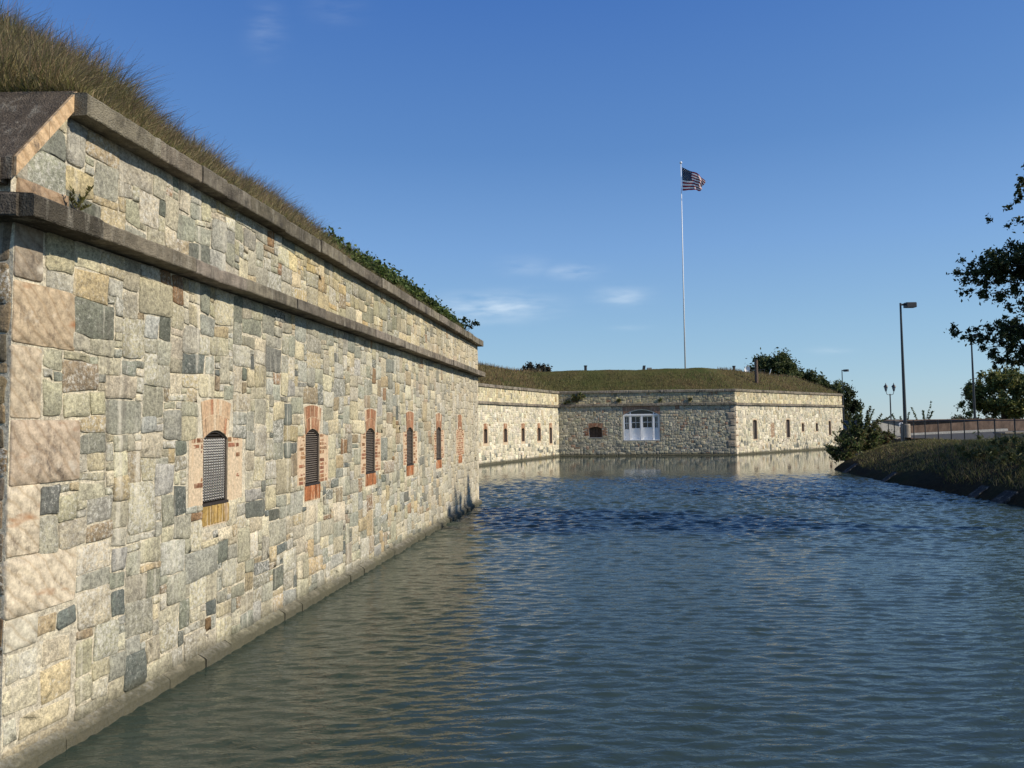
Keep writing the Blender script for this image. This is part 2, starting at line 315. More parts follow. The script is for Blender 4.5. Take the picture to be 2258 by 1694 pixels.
def stone(mb, fr, s0, s1, z0, z1, rng, col, gap=.011, hgt=.010, warp=None, clampz=None, cell=.12, jit=.006, rc=None, mi=0):
    w, h = s1-s0, z1-z0; jit = min(jit, .045*min(w, h)); g = gap/2*rng.uniform(.6, 1.3)
    s0 += g; s1 -= g; z0 += g; z1 -= g
    rc = rc if rc is not None else min(w, h)*rng.uniform(.03, .11)
    ns = max(1, round((w)/cell)); nz = max(1, round(h/cell)); p = []
    def side(a, b, n):
        for i in range(n+1):
            t = i/n
            if i == 0: t = rc/max(1e-3, math.dist(a, b))
            if i == n: t = 1-rc/max(1e-3, math.dist(a, b))
            p.append((a[0]+(b[0]-a[0])*t, a[1]+(b[1]-a[1])*t))
    cs = [(s0, z0), (s1, z0), (s1, z1), (s0, z1)]
    cs = [(a+rng.uniform(-jit, jit)*2.2, b+rng.uniform(-jit, jit)*2.2) for a, b in cs]
    side(cs[0], cs[1], ns); side(cs[1], cs[2], nz); side(cs[2], cs[3], ns); side(cs[3], cs[0], nz)
    q = []
    for a, b in p:
        a += rng.uniform(-jit, jit); b += rng.uniform(-jit, jit)
        if warp: da, db = warp(a, b); a += da; b += db
        if clampz: a, b = clampz(a, b)
        q.append((a, b))
    cx_ = sum(a for a, b in q)/len(q); cy_ = sum(b for a, b in q)/len(q); n = len(q)
    k1 = 1-.014/max(.12, min(w, h))
    H = hgt*rng.uniform(.4, 1.5); tx, tz = rng.uniform(-.02, .02), rng.uniform(-.02, .02)
    vs = [fr.P(a, b, -.03) for a, b in q] + [fr.P(a, b, H*.55) for a, b in q]
    vs += [fr.P(cx_+(a-cx_)*k1, cy_+(b-cy_)*k1, H+(a-cx_)*tx+(b-cy_)*tz) for a, b in q]
    vs += [fr.P(cx_+(a-cx_)*.5, cy_+(b-cy_)*.5, H+(a-cx_)*tx*.5+(b-cy_)*tz*.5+rng.uniform(-.004, .007)) for a, b in q]
    vs.append(fr.P(cx_, cy_, H+rng.uniform(0, .006)))
    fs = []
    for r in range(3):
        for i in range(n): fs.append((r*n+i, r*n+(i+1) % n, (r+1)*n+(i+1) % n, (r+1)*n+i))
    fs += [(3*n+i, 3*n+(i+1) % n, 4*n) for i in range(n)]
    mb.add(vs, fs, col, mi)
def pack(mb, fr, s0, s1, z0, z1, blocks, rng, cell=(.122, .09), sizes=None, pal=PAL, amp=.030, gap=.012, hgt=.014, clampz=None, colf=None, jit=.009):
    nx = max(1, round((s1-s0)/cell[0])); nz = max(1, round((z1-z0)/cell[1])); cw, ch = (s1-s0)/nx, (z1-z0)/nz
    occ = np.zeros((nx, nz), bool)
    for (a, b, c, d) in blocks:
        for i in range(nx):
            for j in range(nz):
                x, z = s0+(i+.5)*cw, z0+(j+.5)*ch
                if a < x < b and c < z < d: occ[i, j] = True
    warp = make_warp(rng, amp)
    def edge(s, z):
        k = min(1, (s-s0)/.15, (s1-s)/.15, (z-z0)/.1, (z1-z)/.1); k = max(0, k)
        for (a, b, c, d) in blocks:
            if a-.12 < s < b+.12 and c-.12 < z < d+.12: k = 0
        da, db = warp(s, z); return da*k, db*k
    sizes = sizes or [((2, 2), 8), ((3, 2), 10), ((3, 3), 12), ((4, 3), 9), ((2, 3), 10), ((4, 2), 6), ((3, 4), 7), ((2, 4), 5), ((5, 3), 4), ((5, 4), 3), ((4, 4), 4), ((6, 4), 1), ((1, 2), 3), ((2, 1), 4), ((1, 1), 2), ((3, 1), 3), ((6, 3), 1), ((4, 6), 1), ((3, 5), 2)]
    tot = sum(w for _, w in sizes)
    for j in range(nz):
        for i in range(nx):
            if occ[i, j]: continue
            for _ in range(14):
                r = rng.random()*tot
                for (w, h), k in sizes:
                    r -= k
                    if r <= 0: break
                if i+w <= nx and j+h <= nz and not occ[i:i+w, j:j+h].any(): break
            else: w = h = 1
            # avoid leaving slivers
            if i+w == nx-1 and not occ[i+w:, j:j+h].any(): w += 1
            if j+h == nz-1 and not occ[i:i+w, j+h:].any(): h += 1
            occ[i:i+w, j:j+h] = True
            a, b, c, d = s0+i*cw, s0+(i+w)*cw, z0+j*ch, z0+(j+h)*ch
            if clampz and clampz((a+b)/2, (c+d)/2) != ((a+b)/2, (c+d)/2): 
                if clampz(b, c) != (b, c): continue
            col = pick(rng, pal)
            if colf: col = colf(col, (a+b)/2, (c+d)/2, w*h, rng)
            stone(mb, fr, a, b, c, d, rng, col, gap, hgt, edge, clampz, cell=cell[0]*1.05, jit=jit)
def backing(mb, fr, s0, s1, z0, z1, holes, col, o=0.0, clampz=None):
    S_ = sorted(set([s0, s1]+[x for h in holes for x in h[:2]])); Z_ = sorted(set([z0, z1]+[x for h in holes for x in h[2:]]))
    if clampz: S_ = sorted(set(S_+[s0+i*.05 for i in range(int(.8/.05))])); Z_ = sorted(set(Z_))
    for a, b in zip(S_, S_[1:]):
        for c, d in zip(Z_, Z_[1:]):
            if any(h[0]-1e-6 <= a and b <= h[1]+1e-6 and h[2]-1e-6 <= c and d <= h[3]+1e-6 for h in holes): continue
            P = [(a, c), (b, c), (b, d), (a, d)]
            if clampz: P = [clampz(*p) for p in P]
            mb.add([fr.P(x, z, o) for x, z in P], [(0, 1, 2, 3)], col)
MORT = (.55, .50, .395, .5)
def ledge(mb, fr, s0, s1, z0, z1, p, rng, seg=1.2, back=-.12, slope=.03, chip=.022, colr=(.62, 1.25), endp=None):
    """row of squared ledge stones with worn front edges"""
    s = s0
    while s < s1-1e-3:
        e = min(s1, s+seg*rng.uniform(.7, 1.3)); 
        if s1-e < .3: e = s1
        n = max(2, int((e-s)/.07)); vs = []; k = rng.uniform(*colr); dz = rng.uniform(-.007, .007); dp = rng.uniform(-.015, .015)
        prev = 0
        for i in range(n+1):
            a = s+.004+(e-s-.008)*i/n; prev = prev*.35+rng.uniform(-chip, chip)*.55*(1+5*(rng.random() < .05))
            pp = p+dp-abs(prev)*.6
            ring = [(back, z0+dz), (pp-.004, z0+dz), (pp+.004, z0+dz+.012), (pp+.003+prev*.2, z1+dz-.018-abs(prev)*.5), (pp-.014, z1+dz-abs(prev)*.4), (0, z1+dz+slope), (back, z1+dz+slope)]
            vs += [fr.P(a, z+rng.uniform(-.002, .002), o) for o, z in ring]
        m_ = len(ring); fs = [(i*m_+j, (i+1)*m_+j, (i+1)*m_+(j+1) % m_, i*m_+(j+1) % m_) for i in range(n) for j in range(m_)]
        fs += [tuple(range(m_)), tuple(n*m_+j for j in range(m_-1, -1, -1))]
        mb.add(vs, fs, (k, k*rng.uniform(.97, 1.02), k*rng.uniform(.93, 1.02), rng.random())); s = e
def bricks(mb, fr, s0, s1, z0, z1, rng, o=.006, skip=.05, bh=.072, bl=.21, tooth=0, side=0, hole=None):
    n = max(1, round((z1-z0)/bh)); bh = (z1-z0)/n
    for j in range(n):
        a0, a1 = s0, s1
        if tooth:
            t = tooth*((j//2) % 2)
            if side < 0: a0 += t
            else: a1 -= t
        a = a0 - (bl/2 if j % 2 and not tooth else 0)
        while a < a1-.01:
            b = min(a+bl, a1); aa = max(a, a0)
            if b-aa > .03 and rng.random() > skip:
                k = rng.uniform(.65, 1.3); c = (.27*k, .135*k*rng.uniform(.9, 1.15), .08*k, rng.random())
                stone(mb, fr, aa, b, z0+j*bh, z0+(j+1)*bh, rng, c, .017, o, None, None, cell=.5, jit=.002, rc=.006, mi=0)
            a += bl
def arch_bricks(mb, fr, sc, half, zs, rise, ztop, rng, flare=.10, n=10, rings=2, o=.008, pale=.1):
    """flat fan of standing bricks over a segmental opening"""
    for i in range(n):
        u0, u1 = -1+2*i/n+.01, -1+2*(i+1)/n-.01
        for r in range(rings):
            t0, t1 = r/rings+.012, (r+1)/rings-.012
            def pt(u, t):
                zb = zs+rise*(1-u*u); zt = ztop-.05*u*u
                return (sc+u*(half+flare*t), zb+(zt-zb)*t)
            q = [pt(u0, t0), pt(u1, t0), pt(u1, t1), pt(u0, t1)]
            k = rng.uniform(.65, 1.3); q_ = pale if rng.random() < .75 else pale*.2; c = (.29*k*(1-q_)+.55*q_, .135*k*(1-q_)+.42*q_, .075*k*(1-q_)+.28*q_, rng.random()); h = o*rng.uniform(.5, 1.6)
            mb.hexa([fr.P(q[0][0], q[0][1], -.1), fr.P(q[1][0], q[1][1], -.1), fr.P(q[1][0], q[1][1], h), fr.P(q[0][0], q[0][1], h),
                     fr.P(q[3][0], q[3][1], -.1), fr.P(q[2][0], q[2][1], -.1), fr.P(q[2][0], q[2][1], h), fr.P(q[3][0], q[3][1], h)], c)
def spandrel(mb, fr, sc, half, zs, rise, ztop, flare, col, o, n=12, depth=.3):
    """mortar field behind the arch bricks with the arched soffit"""
    vs = []
    for i in range(n+1):
        u = -1+2*i/n; zb = zs+rise*(1-u*u)
        vs += [fr.P(sc+u*half, zb, o), fr.P(sc+u*(half+flare), ztop-.05*u*u, o), fr.P(sc+u*half, zb, -depth)]
    fs = []
    for i in range(n): a = i*3; fs += [(a, a+3, a+4, a+1), (a, a+2, a+5, a+3)]
    mb.add(vs, fs, col)
def reveal(mb, fr, s0, s1, z0, z1, depth, col, top=True):
    mb.add([fr.P(s0, z0, 0), fr.P(s0, z1, 0), fr.P(s0, z1, -depth), fr.P(s0, z0, -depth)], [(0, 1, 2, 3)], col)
    mb.add([fr.P(s1, z0, 0), fr.P(s1, z1, 0), fr.P(s1, z1, -depth), fr.P(s1, z0, -depth)], [(3, 2, 1, 0)], col)
    mb.add([fr.P(s0, z0, 0), fr.P(s1, z0, 0), fr.P(s1, z0, -depth), fr.P(s0, z0, -depth)], [(0, 3, 2, 1)], col)
    if top: mb.add([fr.P(s0, z1, 0), fr.P(s1, z1, 0), fr.P(s1, z1, -depth), fr.P(s0, z1, -depth)], [(0, 1, 2, 3)], col)

# ================================================================== NEAR BASTION
TH = math.radians(7.93); A0 = (-5.25, 0)
def near_xy(s): return (A0[0]+math.sin(TH)*s, math.cos(TH)*s)
SC, SE = 6.5, 28.6
P0, P1 = near_xy(SC), near_xy(SE)
FN = Fr(A0, near_xy(40))
ROOTN = (P0[0], P0[1], 0)
bast = empty('stone_bastion', ROOTN, 'big sunlit rubble stone bastion wall filling the left, with brick-framed grated slits', 'fort wall')
rng = random.Random(7)
def slant(s, z):                       # oblique cut of the parapet at the corner
    lim = 5.22+(s-6.43)*(6.27-5.29)/(7.10-6.43)-.02
    return (s, min(z, lim)) if s < 7.15 else (s, z)
WIN = [9.86, 13.0, 16.06, 19.13, 22.23, 25.25]; HW = .30
holes = [(c-HW, c+HW, 1.97, 2.80) for c in WIN]
blk = []
for c in WIN: blk += [(c-.62, c+.74, 1.97, 2.84), (c-.36, c+.36, 1.68, 1.98), (c-.42, c+.42, 2.80, 3.36)]
QZ = [4.80, 4.29, 3.71, 3.06, 2.47, 1.85, 1.32, 1.05]; QL = [.33, .76, .36, .86, .37, .84, .38]
qcol = [(.31, .265, .21), (.44, .355, .25), (.47, .40, .30), (.44, .365, .28), (.57, .50, .385), (.56, .495, .385), (.52, .49, .40)]
for i, l in enumerate(QL): blk.append((SC-.1, SC+l, QZ[i+1], QZ[i]))
wall = MB()
backing(wall, FN, SC, SE, -.6, 4.80, [(c-HW, c+HW, 1.97, 2.93) for c in WIN[:5]], MORT)
def regional(col, s, z, area, rng):
    c = list(col)
    if z > 5:
        if s > 12: c = [c[0]*1.02, c[1]*.97, c[2]*.84, c[3]]
    if z < 1.9 and area <= 6 and rng.random() < .08: k = rng.uniform(.8, 1.3); c = [.12*k, .135*k, .125*k, c[3]]
    if z < .9 and rng.random() < .08: c = [.46, .36, .22, c[3]]
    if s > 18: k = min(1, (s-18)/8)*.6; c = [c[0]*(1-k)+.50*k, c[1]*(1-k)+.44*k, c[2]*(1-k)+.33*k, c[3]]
    return (c[0], c[1], c[2], col[3])
pack(wall, FN, SC, SE, .10, 4.80, blk+[(SC-.1, SC+.8, 0, 1.05)], rng, colf=regional)
# rough lower corner blocks (pale, wide smeared joints)
for (a, b, c, d, col) in [(0, .17, .76, 1.04, (.54, .50, .38)), (.17, .4, .76, 1.04, (.55, .52, .43)), (.42, .8, .80, 1.04, (.50, .44, .33)), (0, .4, .50, .75, (.55, .50, .37)), (.41, .8, .46, .79, (.58, .48, .30)),
                          (0, .18, .28, .48, (.52, .50, .40)), (.19, .8, .26, .45, (.55, .48, .33)), (0, .8, .08, .25, (.56, .48, .34))]:
    stone(wall, FN, SC+a, SC+b, c, d, rng, (*col, rng.random()), .035, .008, None, None, cell=.12, jit=.008)
wall.build('wall_face', M_STONE, bast, smooth=True)
par = MB()
backing(par, FN, SC-.05, SE, 4.985, 6.0, [], MORT, clampz=slant)
pack(par, FN, SC, SE, 4.99, 5.98, [(SC-.1, SC+.62, 4.98, 5.21)], rng, colf=regional, clampz=slant)
par.build('parapet_face', M_STONE, bast, smooth=True)
qm = MB()
for i, l in enumerate(QL):
    stone(qm, FN, SC+.0, SC+l, QZ[i+1], QZ[i], rng, (*qcol[i], rng.random()), .016, .022, None, None, cell=.1, jit=.004, rc=.015)
stone(qm, FN, SC, SC+.62, 5.0, 5.20, rng, (.34, .25, .17, .3), .016, .03, None, None, cell=.1, jit=.006)
qm.build('corner_quoins', M_SAND, bast, smooth=True); qm = MB()
for k in range(8):                    # pale dressed stones of the far corner
    z0 = .1+k*.58; stone(qm, FN, SE-(.16 if k % 2 else .3), SE, z0, z0+.58, rng, (.62, .56, .44, rng.random()), .014, .02, None, None, cell=.2, jit=.003)
qm.build('corner_quoins', M_SAND, bast, smooth=True)
foot = MB(); ledge(foot, FN, SC-.12, SE+.1, -.6, .125, .125, rng, seg=.8, slope=.05, chip=.045, colr=(.75, 1.15))
foot.c = [(.47*c[0], .43*c[1], .33*c[2], c[3]) for c in foot.c]
foot.build('base_footing', M_STONE, bast, smooth=False)
st = MB(); ledge(st, FN, 7.23, SE+.18, 4.81, 4.985, .28, rng, seg=1.3, chip=.02)
st.build('string_course', M_LEDGE, bast)
st2 = MB(); ledge(st2, FN, SC-.16, 7.23, 4.785, 4.985, .31, rng, seg=.62, chip=.006, colr=(.28, .42), back=-.4)
st2.build('string_course', M_LEDGE, bast)
cp = MB(); ledge(cp, FN, 7.08, SE+.1, 5.98, 6.20, .21, rng, seg=1.1, back=-.5, slope=.01, chip=.018, colr=(.62, 1.1))
cp.build('coping', M_LEDGE, bast)
# return faces round both corners
FL = Fr((P0[0]-14, P0[1]+.25), P0); FRR = Fr(P1, (-12.9, 32.2))
ret = MB(); backing(ret, FL, 0, FL.L, -.6, 5.3, [], MORT)
pack(ret, FL, FL.L-3.5, FL.L-.02, .1, 4.8, [], rng, colf=lambda c, *a: (c[0]*.5, c[1]*.42, c[2]*.36, c[3]))  # stones darkened: the shade on this face is put into their colour
ret.build('return_face', M_STONE, bast, smooth=True); ret = MB()
backing(ret, FRR, 0, FRR.L, -.6, 6.1, [], MORT); pack(ret, FRR, .02, FRR.L, .1, 5.98, [], rng, cell=(.2, .18))
ret.build('return_face', M_STONE, bast, smooth=True)
ret2 = MB(); ledge(ret2, FRR, -.1, FRR.L, 4.80, 4.985, .185, rng, seg=1.5); ret2.build('string_course', M_LEDGE, bast)
ret2 = MB(); ledge(ret2, FRR, -.1, FRR.L, 5.98, 6.2, .12, rng, seg=1.5); ret2.build('coping', M_LEDGE, bast)
ret2 = MB(); ledge(ret2, FL, FL.L-14, FL.L+.16, 4.785, 4.985, .2, rng, seg=1.2, colr=(.3, .5)); ret2.build('string_course', M_LEDGE, bast)
# sloping cap slabs on the cut corner (rise away from the viewer)
sl = MB()
def capslab(sA, sB, x_left, zt=0):
    # plane through (s 6.43,z 5.35) .. (s 7.10,z 6.22); slab reaches back to -X
    a = FN.P(6.40, 5.33, .05); b = FN.P(7.12, 6.235, .05); dz = Vector((0, 0, -.19))
    L = Vector((-12, .12, 0))
    n = 16; vs = []
    for i in range(n+1):
        t = i/n; q = a.lerp(b, t); j = Vector((0, 0, rng.uniform(-.004, .004)))
        vs += [q+j, q+L+j, q+L+dz, q+dz+j*2]
    fs = []
    for i in range(n): k = i*4; fs += [(k, k+4, k+5, k+1), (k+3, k+2, k+6, k+7), (k, k+3, k+7, k+4)]
    fs += [(0, 1, 2, 3), (n*4+3, n*4+2, n*4+1, n*4)]
    sl.add(vs, fs, (1, 1, 1, .4))
    e = a+Vector((-.10, -.02, -.02))
    sl.hexa([e+Vector((-12, 0, -.20)), e+Vector((0, 0, -.20)), e+Vector((0, .2, -.20)), e+Vector((-12, .2, -.20)), e+Vector((-12, 0, .02)), e+Vector((0, 0, .0)), e+Vector((0, .2, .10)), e+Vector((-12, .2, .1))], (2.0, 2.0, 1.9, .2))
capslab(0, 0, 0)
sl.build('sloping_cap', M_SLAB, bast)
es = MB()          # lit tan edge stones of the slab facing the moat
a = FN.P(6.41, 5.33, .055); b = FN.P(7.12, 6.23, .055)
for i in range(2):
    p, q = a.lerp(b, i*.52+.004), a.lerp(b, .518 if i == 0 else .998); d1 = Vector((0, 0, -.17)); nn = FN.n*.03
    es.hexa([p+d1, q+d1, q+d1+nn, p+d1+nn, p, q, q+nn, p+nn], (.55, .40, .25, .3+.3*i))
es.build('cap_edge', M_SAND, bast)
# windows
def near_window(i, c):
    r2 = random.Random(50+i); sm = MB(); pe = (.56, .46, .33, .5) if i == 0 else (.56, .43, .30, .5)
    sealed = i == 5
    z0, zs, rise, zt = 1.97, 2.82, .11, 3.34
    # mortar fields slightly proud of the wall mortar
    for (a, b, cc, d) in [(c-.62, c-HW, z0, 2.84), (c+HW, c+.70, z0, 2.84), (c-.34, c+.34, 1.70, z0)]:
        sm.add([FN.P(a, cc, .004), FN.P(b, cc, .004), FN.P(b, d, .004), FN.P(a, d, .004)], [(0, 1, 2, 3)], pe)
    spandrel(sm, FN, c, HW, zs, rise, zt, .07, pe, .005)
    if not sealed: reveal(sm, FN, c-HW, c+HW, z0, zs+.01, .42, pe, top=False)
    bricks(sm, FN, c-.57, c-HW, z0+.02, 2.70 if i == 0 else 2.84, r2, o=.006, skip=.8 if i == 0 else .12, tooth=.07, side=-1)
    if i == 0: bricks(sm, FN, c-.57, c-HW, 2.69, 2.84, r2, o=.006); bricks(sm, FN, c+HW, c+.6, 2.69, 2.84, r2, o=.006)
    bricks(sm, FN, c+HW, c+.64, z0+.02, 2.70 if i == 0 else 2.84, r2, o=.006, skip=.8 if i == 0 else .12, tooth=.1, side=1)
    arch_bricks(sm, FN, c, HW, zs, rise, zt, r2, flare=.07, pale=.75 if i == 0 else .12)
    for k in range(9):   # standing sill bricks
        a = c-.33+k*.0735; kk = r2.uniform(.7, 1.3); col = (.36*kk, .15*kk, .07*kk, r2.random()) if i else (.36*kk, .25*kk, .09*kk, r2.random())
        stone(sm, FN, a, a+.0735, 1.71, 1.97, r2, col, .012, .014, None, None, cell=.5, jit=.002, rc=.005)
    if sealed:
        sm.add([FN.P(c-HW, z0, .003), FN.P(c+HW, z0, .003), FN.P(c+HW, zs+.1, .003), FN.P(c-HW, zs+.1, .003)], [(0, 1, 2, 3)], pe)
        bricks(sm, FN, c-HW, c+HW, z0, zs+.05, r2)
    sm.build('brick_surround', M_BRICK, bast)
    if sealed: return
    fm = MB(); th = .028; o0, o1 = -.055, -.02
    fm.fbox(FN, c-HW, c-HW+th, z0+.03, zs, o0, o1); fm.fbox(FN, c+HW-th, c+HW, z0+.03, zs, o0, o1); fm.fbox(FN, c-HW-.01, c+HW+.01, z0-.005, z0+.03, o0-.005, .018)
    for k in range(8):
        u0, u1 = -1+k/4, -1+(k+1)/4; za, zb = zs+rise*(1-u0*u0), zs+rise*(1-u1*u1)
        p = [(c+u0*HW, za-.03), (c+u1*HW, zb-.03), (c+u1*HW, zb-.002), (c+u0*HW, za-.002)]
        fm.hexa([FN.P(p[0][0], p[0][1], o0), FN.P(p[1][0], p[1][1], o0), FN.P(p[1][0], p[1][1], o1), FN.P(p[0][0], p[0][1], o1), FN.P(p[3][0], p[3][1], o0), FN.P(p[2][0], p[2][1], o0), FN.P(p[2][0], p[2][1], o1), FN.P(p[3][0], p[3][1], o1)])
    frame = fm.build('window_frame', M_IRON, bast)
    sm2 = MB(); n = 24
    for k in range(n):
        z = z0+.05+(zs+.08-z0-.05)*k/n; u = max(-1, min(1, 1)); lim = HW-th
        if z > zs: lim = HW*math.sqrt(max(0, 1-(z-zs+.035)/rise))
        if lim < .04: continue
        sm2.hexa([FN.P(c-lim, z, -.060), FN.P(c+lim, z, -.060), FN.P(c+lim, z-.004, -.030), FN.P(c-lim, z-.004, -.030), FN.P(c-lim, z+.012, -.060), FN.P(c+lim, z+.012, -.060), FN.P(c+lim, z+.010, -.030), FN.P(c-lim, z+.010, -.030)])
    if i == 0:
        for k in range(23):
            z = z0+.06+(zs-z0-.06)*k/23; sm2.hexa([FN.P(c-HW+th, z, -.026), FN.P(c+HW-th, z, -.026), FN.P(c+HW-th, z, -.016), FN.P(c-HW+th, z, -.016), FN.P(c-HW+th, z+.007, -.026), FN.P(c+HW-th, z+.007, -.026), FN.P(c+HW-th, z+.007, -.016), FN.P(c-HW+th, z+.007, -.016)])
    sm2.build('slats', M_IRON if i == 0 else M_SLAT, frame)
    lm = MB(); nz_ = 24; nx_ = 9; top = {0: .90, 1: .72}.get(i, .0)
    for k in range(nz_):
        za = z0+.05+(zs-z0-.05)*k/nz_; zb = za+(zs-z0-.05)/nz_
        for j in range(nx_):
            xa = c-HW+.03+(2*HW-.06)*j/nx_; xb = xa+(2*HW-.06)/nx_; xm = (xa+xb)/2; w = .0095
            for (p, q) in ((xa, xm), (xb, xm)):
                of = -.026 if i == 0 else -.078; lm.add([FN.P(p-w, za, of), FN.P(p+w, za, of), FN.P(q+w, zb, of+.003), FN.P(q-w, zb, of+.003)], [(0, 1, 2, 3)])
    lm.build('wire_mesh', M_LATT if i == 0 else M_SLAT, frame)
    dk = MB(); dk.add([FN.P(c-HW, z0, -.40), FN.P(c+HW, z0, -.40), FN.P(c+HW, zs+.12, -.40), FN.P(c-HW, zs+.12, -.40)], [(0, 1, 2, 3)])
    dk.build('dark_opening', M_BLACK, frame)
for i, c in enumerate(WIN): near_window(i, c)

# ================================================================== FAR FORT
a0 = (-2.47, 55.01); c1 = (4.35, 70.06); c2 = (20.59, 68.75); re_ = (37.24, 84.02)
dA = (.41283, .91081); aext = (a0[0]-dA[0]*26, a0[1]-dA[1]*26)
FA = Fr(aext, c1); FC = Fr(c1, c2); FR2 = Fr(c2, re_); FB = Fr(re_, (27, 118)); SA = 26.0
fort = empty('stone_fort', (12, 69.4, 0), 'distant low pale stone fort across the moat, with white arched double door', 'fort')
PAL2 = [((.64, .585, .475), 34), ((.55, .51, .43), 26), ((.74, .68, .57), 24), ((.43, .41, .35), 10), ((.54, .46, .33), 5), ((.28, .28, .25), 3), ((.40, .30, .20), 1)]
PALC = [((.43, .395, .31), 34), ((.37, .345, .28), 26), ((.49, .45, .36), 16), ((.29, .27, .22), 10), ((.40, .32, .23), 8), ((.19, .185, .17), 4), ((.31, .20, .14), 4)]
szs = [((1, 1), 3), ((2, 1), 9), ((3, 1), 9), ((2, 2), 9), ((3, 2), 8), ((4, 1), 5), ((4, 2), 4), ((5, 2), 2), ((1, 2), 5), ((2, 3), 3), ((3, 3), 2)]
szA = [((1, 1), 5), ((2, 1), 6), ((2, 2), 10), ((1, 2), 8), ((3, 2), 6), ((2, 3), 6), ((3, 3), 3), ((1, 3), 3)]
def upper(c, s, z, a, rng):
    if z < 1.3 and rng.random() < .16: k = rng.uniform(.7, 1.3); return (.17*k, .18*k, .16*k, c[3])
    return c
def far_face(fr, s0, s1, holes, blocks, pal, sizes, cell, zst, seed, gap=.02, hgt=.02):
    r2 = random.Random(seed); w = MB()
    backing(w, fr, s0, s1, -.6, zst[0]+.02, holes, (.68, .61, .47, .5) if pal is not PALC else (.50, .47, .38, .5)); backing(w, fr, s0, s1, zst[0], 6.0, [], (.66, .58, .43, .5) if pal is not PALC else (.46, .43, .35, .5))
    pack(w, fr, s0, s1, .05, zst[0], blocks, r2, cell=cell, sizes=sizes, pal=pal, gap=gap, hgt=hgt, colf=upper, amp=.02, jit=.012)
    pack(w, fr, s0, s1, zst[1], 5.88, [], r2, cell=cell, sizes=sizes, pal=[((c[0]*.97, c[1]*.94, c[2]*.82), k) for c, k in pal], gap=gap, hgt=hgt, amp=.02, jit=.012)
    w.build('wall_face', M_STONE2, fort, smooth=True)
    s = MB(); ledge(s, fr, s0-.02, s1+.12, zst[0], zst[1], .17, r2, seg=1.6, chip=.012, colr=(.8, 1.2)); s.build('string_course', M_LEDGE, fort)
    s = MB(); ledge(s, fr, s0-.02, s1+.08, 5.87, 6.08, .12, r2, seg=1.8, back=-.5, chip=.015, colr=(.85, 1.2)); s.build('coping', M_LEDGE, fort)
    s = MB(); ledge(s, fr, s0, s1+.05, -.6, .07, .09, r2, seg=1.5, chip=.02); s.c = [(.45*c[0], .41*c[1], .32*c[2], c[3]) for c in s.c]; s.build('base_footing', M_STONE2, fort)
# curtain on the left
AW = [(1.08, .6, 1.62, 2.72), (4.62, .62, 1.62, 2.72), (8.12, .66, 1.60, 2.72), (11.65, .7, 1.56, 2.72), (14.45, .66, 1.26, 2.74)]
hA = [(SA+c-w/2, SA+c+w/2, z0, z1) for c, w, z0, z1 in AW]
far_face(FA, 14, FA.L, hA, [(h[0]-.14, h[1]+.14, h[2]-.2, h[3]+.5) for h in hA], PAL2, szA, (.17, .15), (4.58, 4.76), 11, gap=.016, hgt=.016)
def far_slit(fr, h, seed, board=M_SHUT, brick=True, rise=.12):
    r2 = random.Random(seed); s0, s1, z0, z1 = h; sc = (s0+s1)/2; hw = (s1-s0)/2; m = MB(); pe = (.56, .45, .32, .5)
    zs = z1-rise
    m.add([fr.P(s0-.14, z0-.2, .004), fr.P(s0, z0-.2, .004), fr.P(s0, z1+.02, .004), fr.P(s0-.14, z1+.02, .004)], [(0, 1, 2, 3)], pe)
    m.add([fr.P(s1, z0-.2, .004), fr.P(s1+.14, z0-.2, .004), fr.P(s1+.14, z1+.02, .004), fr.P(s1, z1+.02, .004)], [(0, 1, 2, 3)], pe)
    m.add([fr.P(s0, z0-.2, .004), fr.P(s1, z0-.2, .004), fr.P(s1, z0, .004), fr.P(s0, z0, .004)], [(0, 1, 2, 3)], pe)
    spandrel(m, fr, sc, hw, zs, rise, z1+(.42 if brick else .12), .05, pe, .005, depth=.25)
    reveal(m, fr, s0, s1, z0, zs, .25, pe, top=False)
    if brick:
        arch_bricks(m, fr, sc, hw, zs, rise, z1+.40, r2, flare=.05, n=7)
        if seed % 2: bricks(m, fr, s0-.13, s0, z0, zs, r2, bl=.13); bricks(m, fr, s1, s1+.13, z0, zs, r2, bl=.13)
    m.build('brick_surround', M_BRICK, fort)
    m = MB(); n = 3
    for k in range(n):
        a, b = s0+(s1-s0)*k/n+.008, s0+(s1-s0)*(k+1)/n-.008; m.fbox(fr, a, b, z0, z1, -.20, -.16)
    m.fbox(fr, s0, s1, z0, z0+.05, -.16, -.05)
    m.build('shutter', board, fort)
    m = MB(); m.fbox(fr, s0-.01, s1+.01, z0-.01, z1+.05, -.30, -.24); m.build('dark_opening', M_BLACK, fort)
for i, h in enumerate(hA): far_slit(FA, h, 60+i)
# shaded gorge face with the door
CW = (2.83, 4.03, 1.70, 2.72); DR = (6.04, 9.38, 1.43, 3.88); DT = 4.33
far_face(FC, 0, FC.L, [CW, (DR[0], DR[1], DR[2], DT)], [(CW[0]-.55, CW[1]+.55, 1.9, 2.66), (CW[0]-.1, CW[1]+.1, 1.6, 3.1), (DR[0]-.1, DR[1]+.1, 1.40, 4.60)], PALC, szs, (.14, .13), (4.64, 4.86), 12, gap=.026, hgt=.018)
m = MB(); r2 = random.Random(3); pe = (.40, .33, .26, .5); sc = (CW[0]+CW[1])/2; hw = .6
spandrel(m, FC, sc, hw, 2.58, .14, 3.06, .12, pe, .005, depth=.5); reveal(m, FC, CW[0], CW[1], 1.7, 2.58, .5, pe, top=False)
arch_bricks(m, FC, sc, hw, 2.58, .14, 3.08, r2, flare=.14, n=14, rings=2, o=.02)
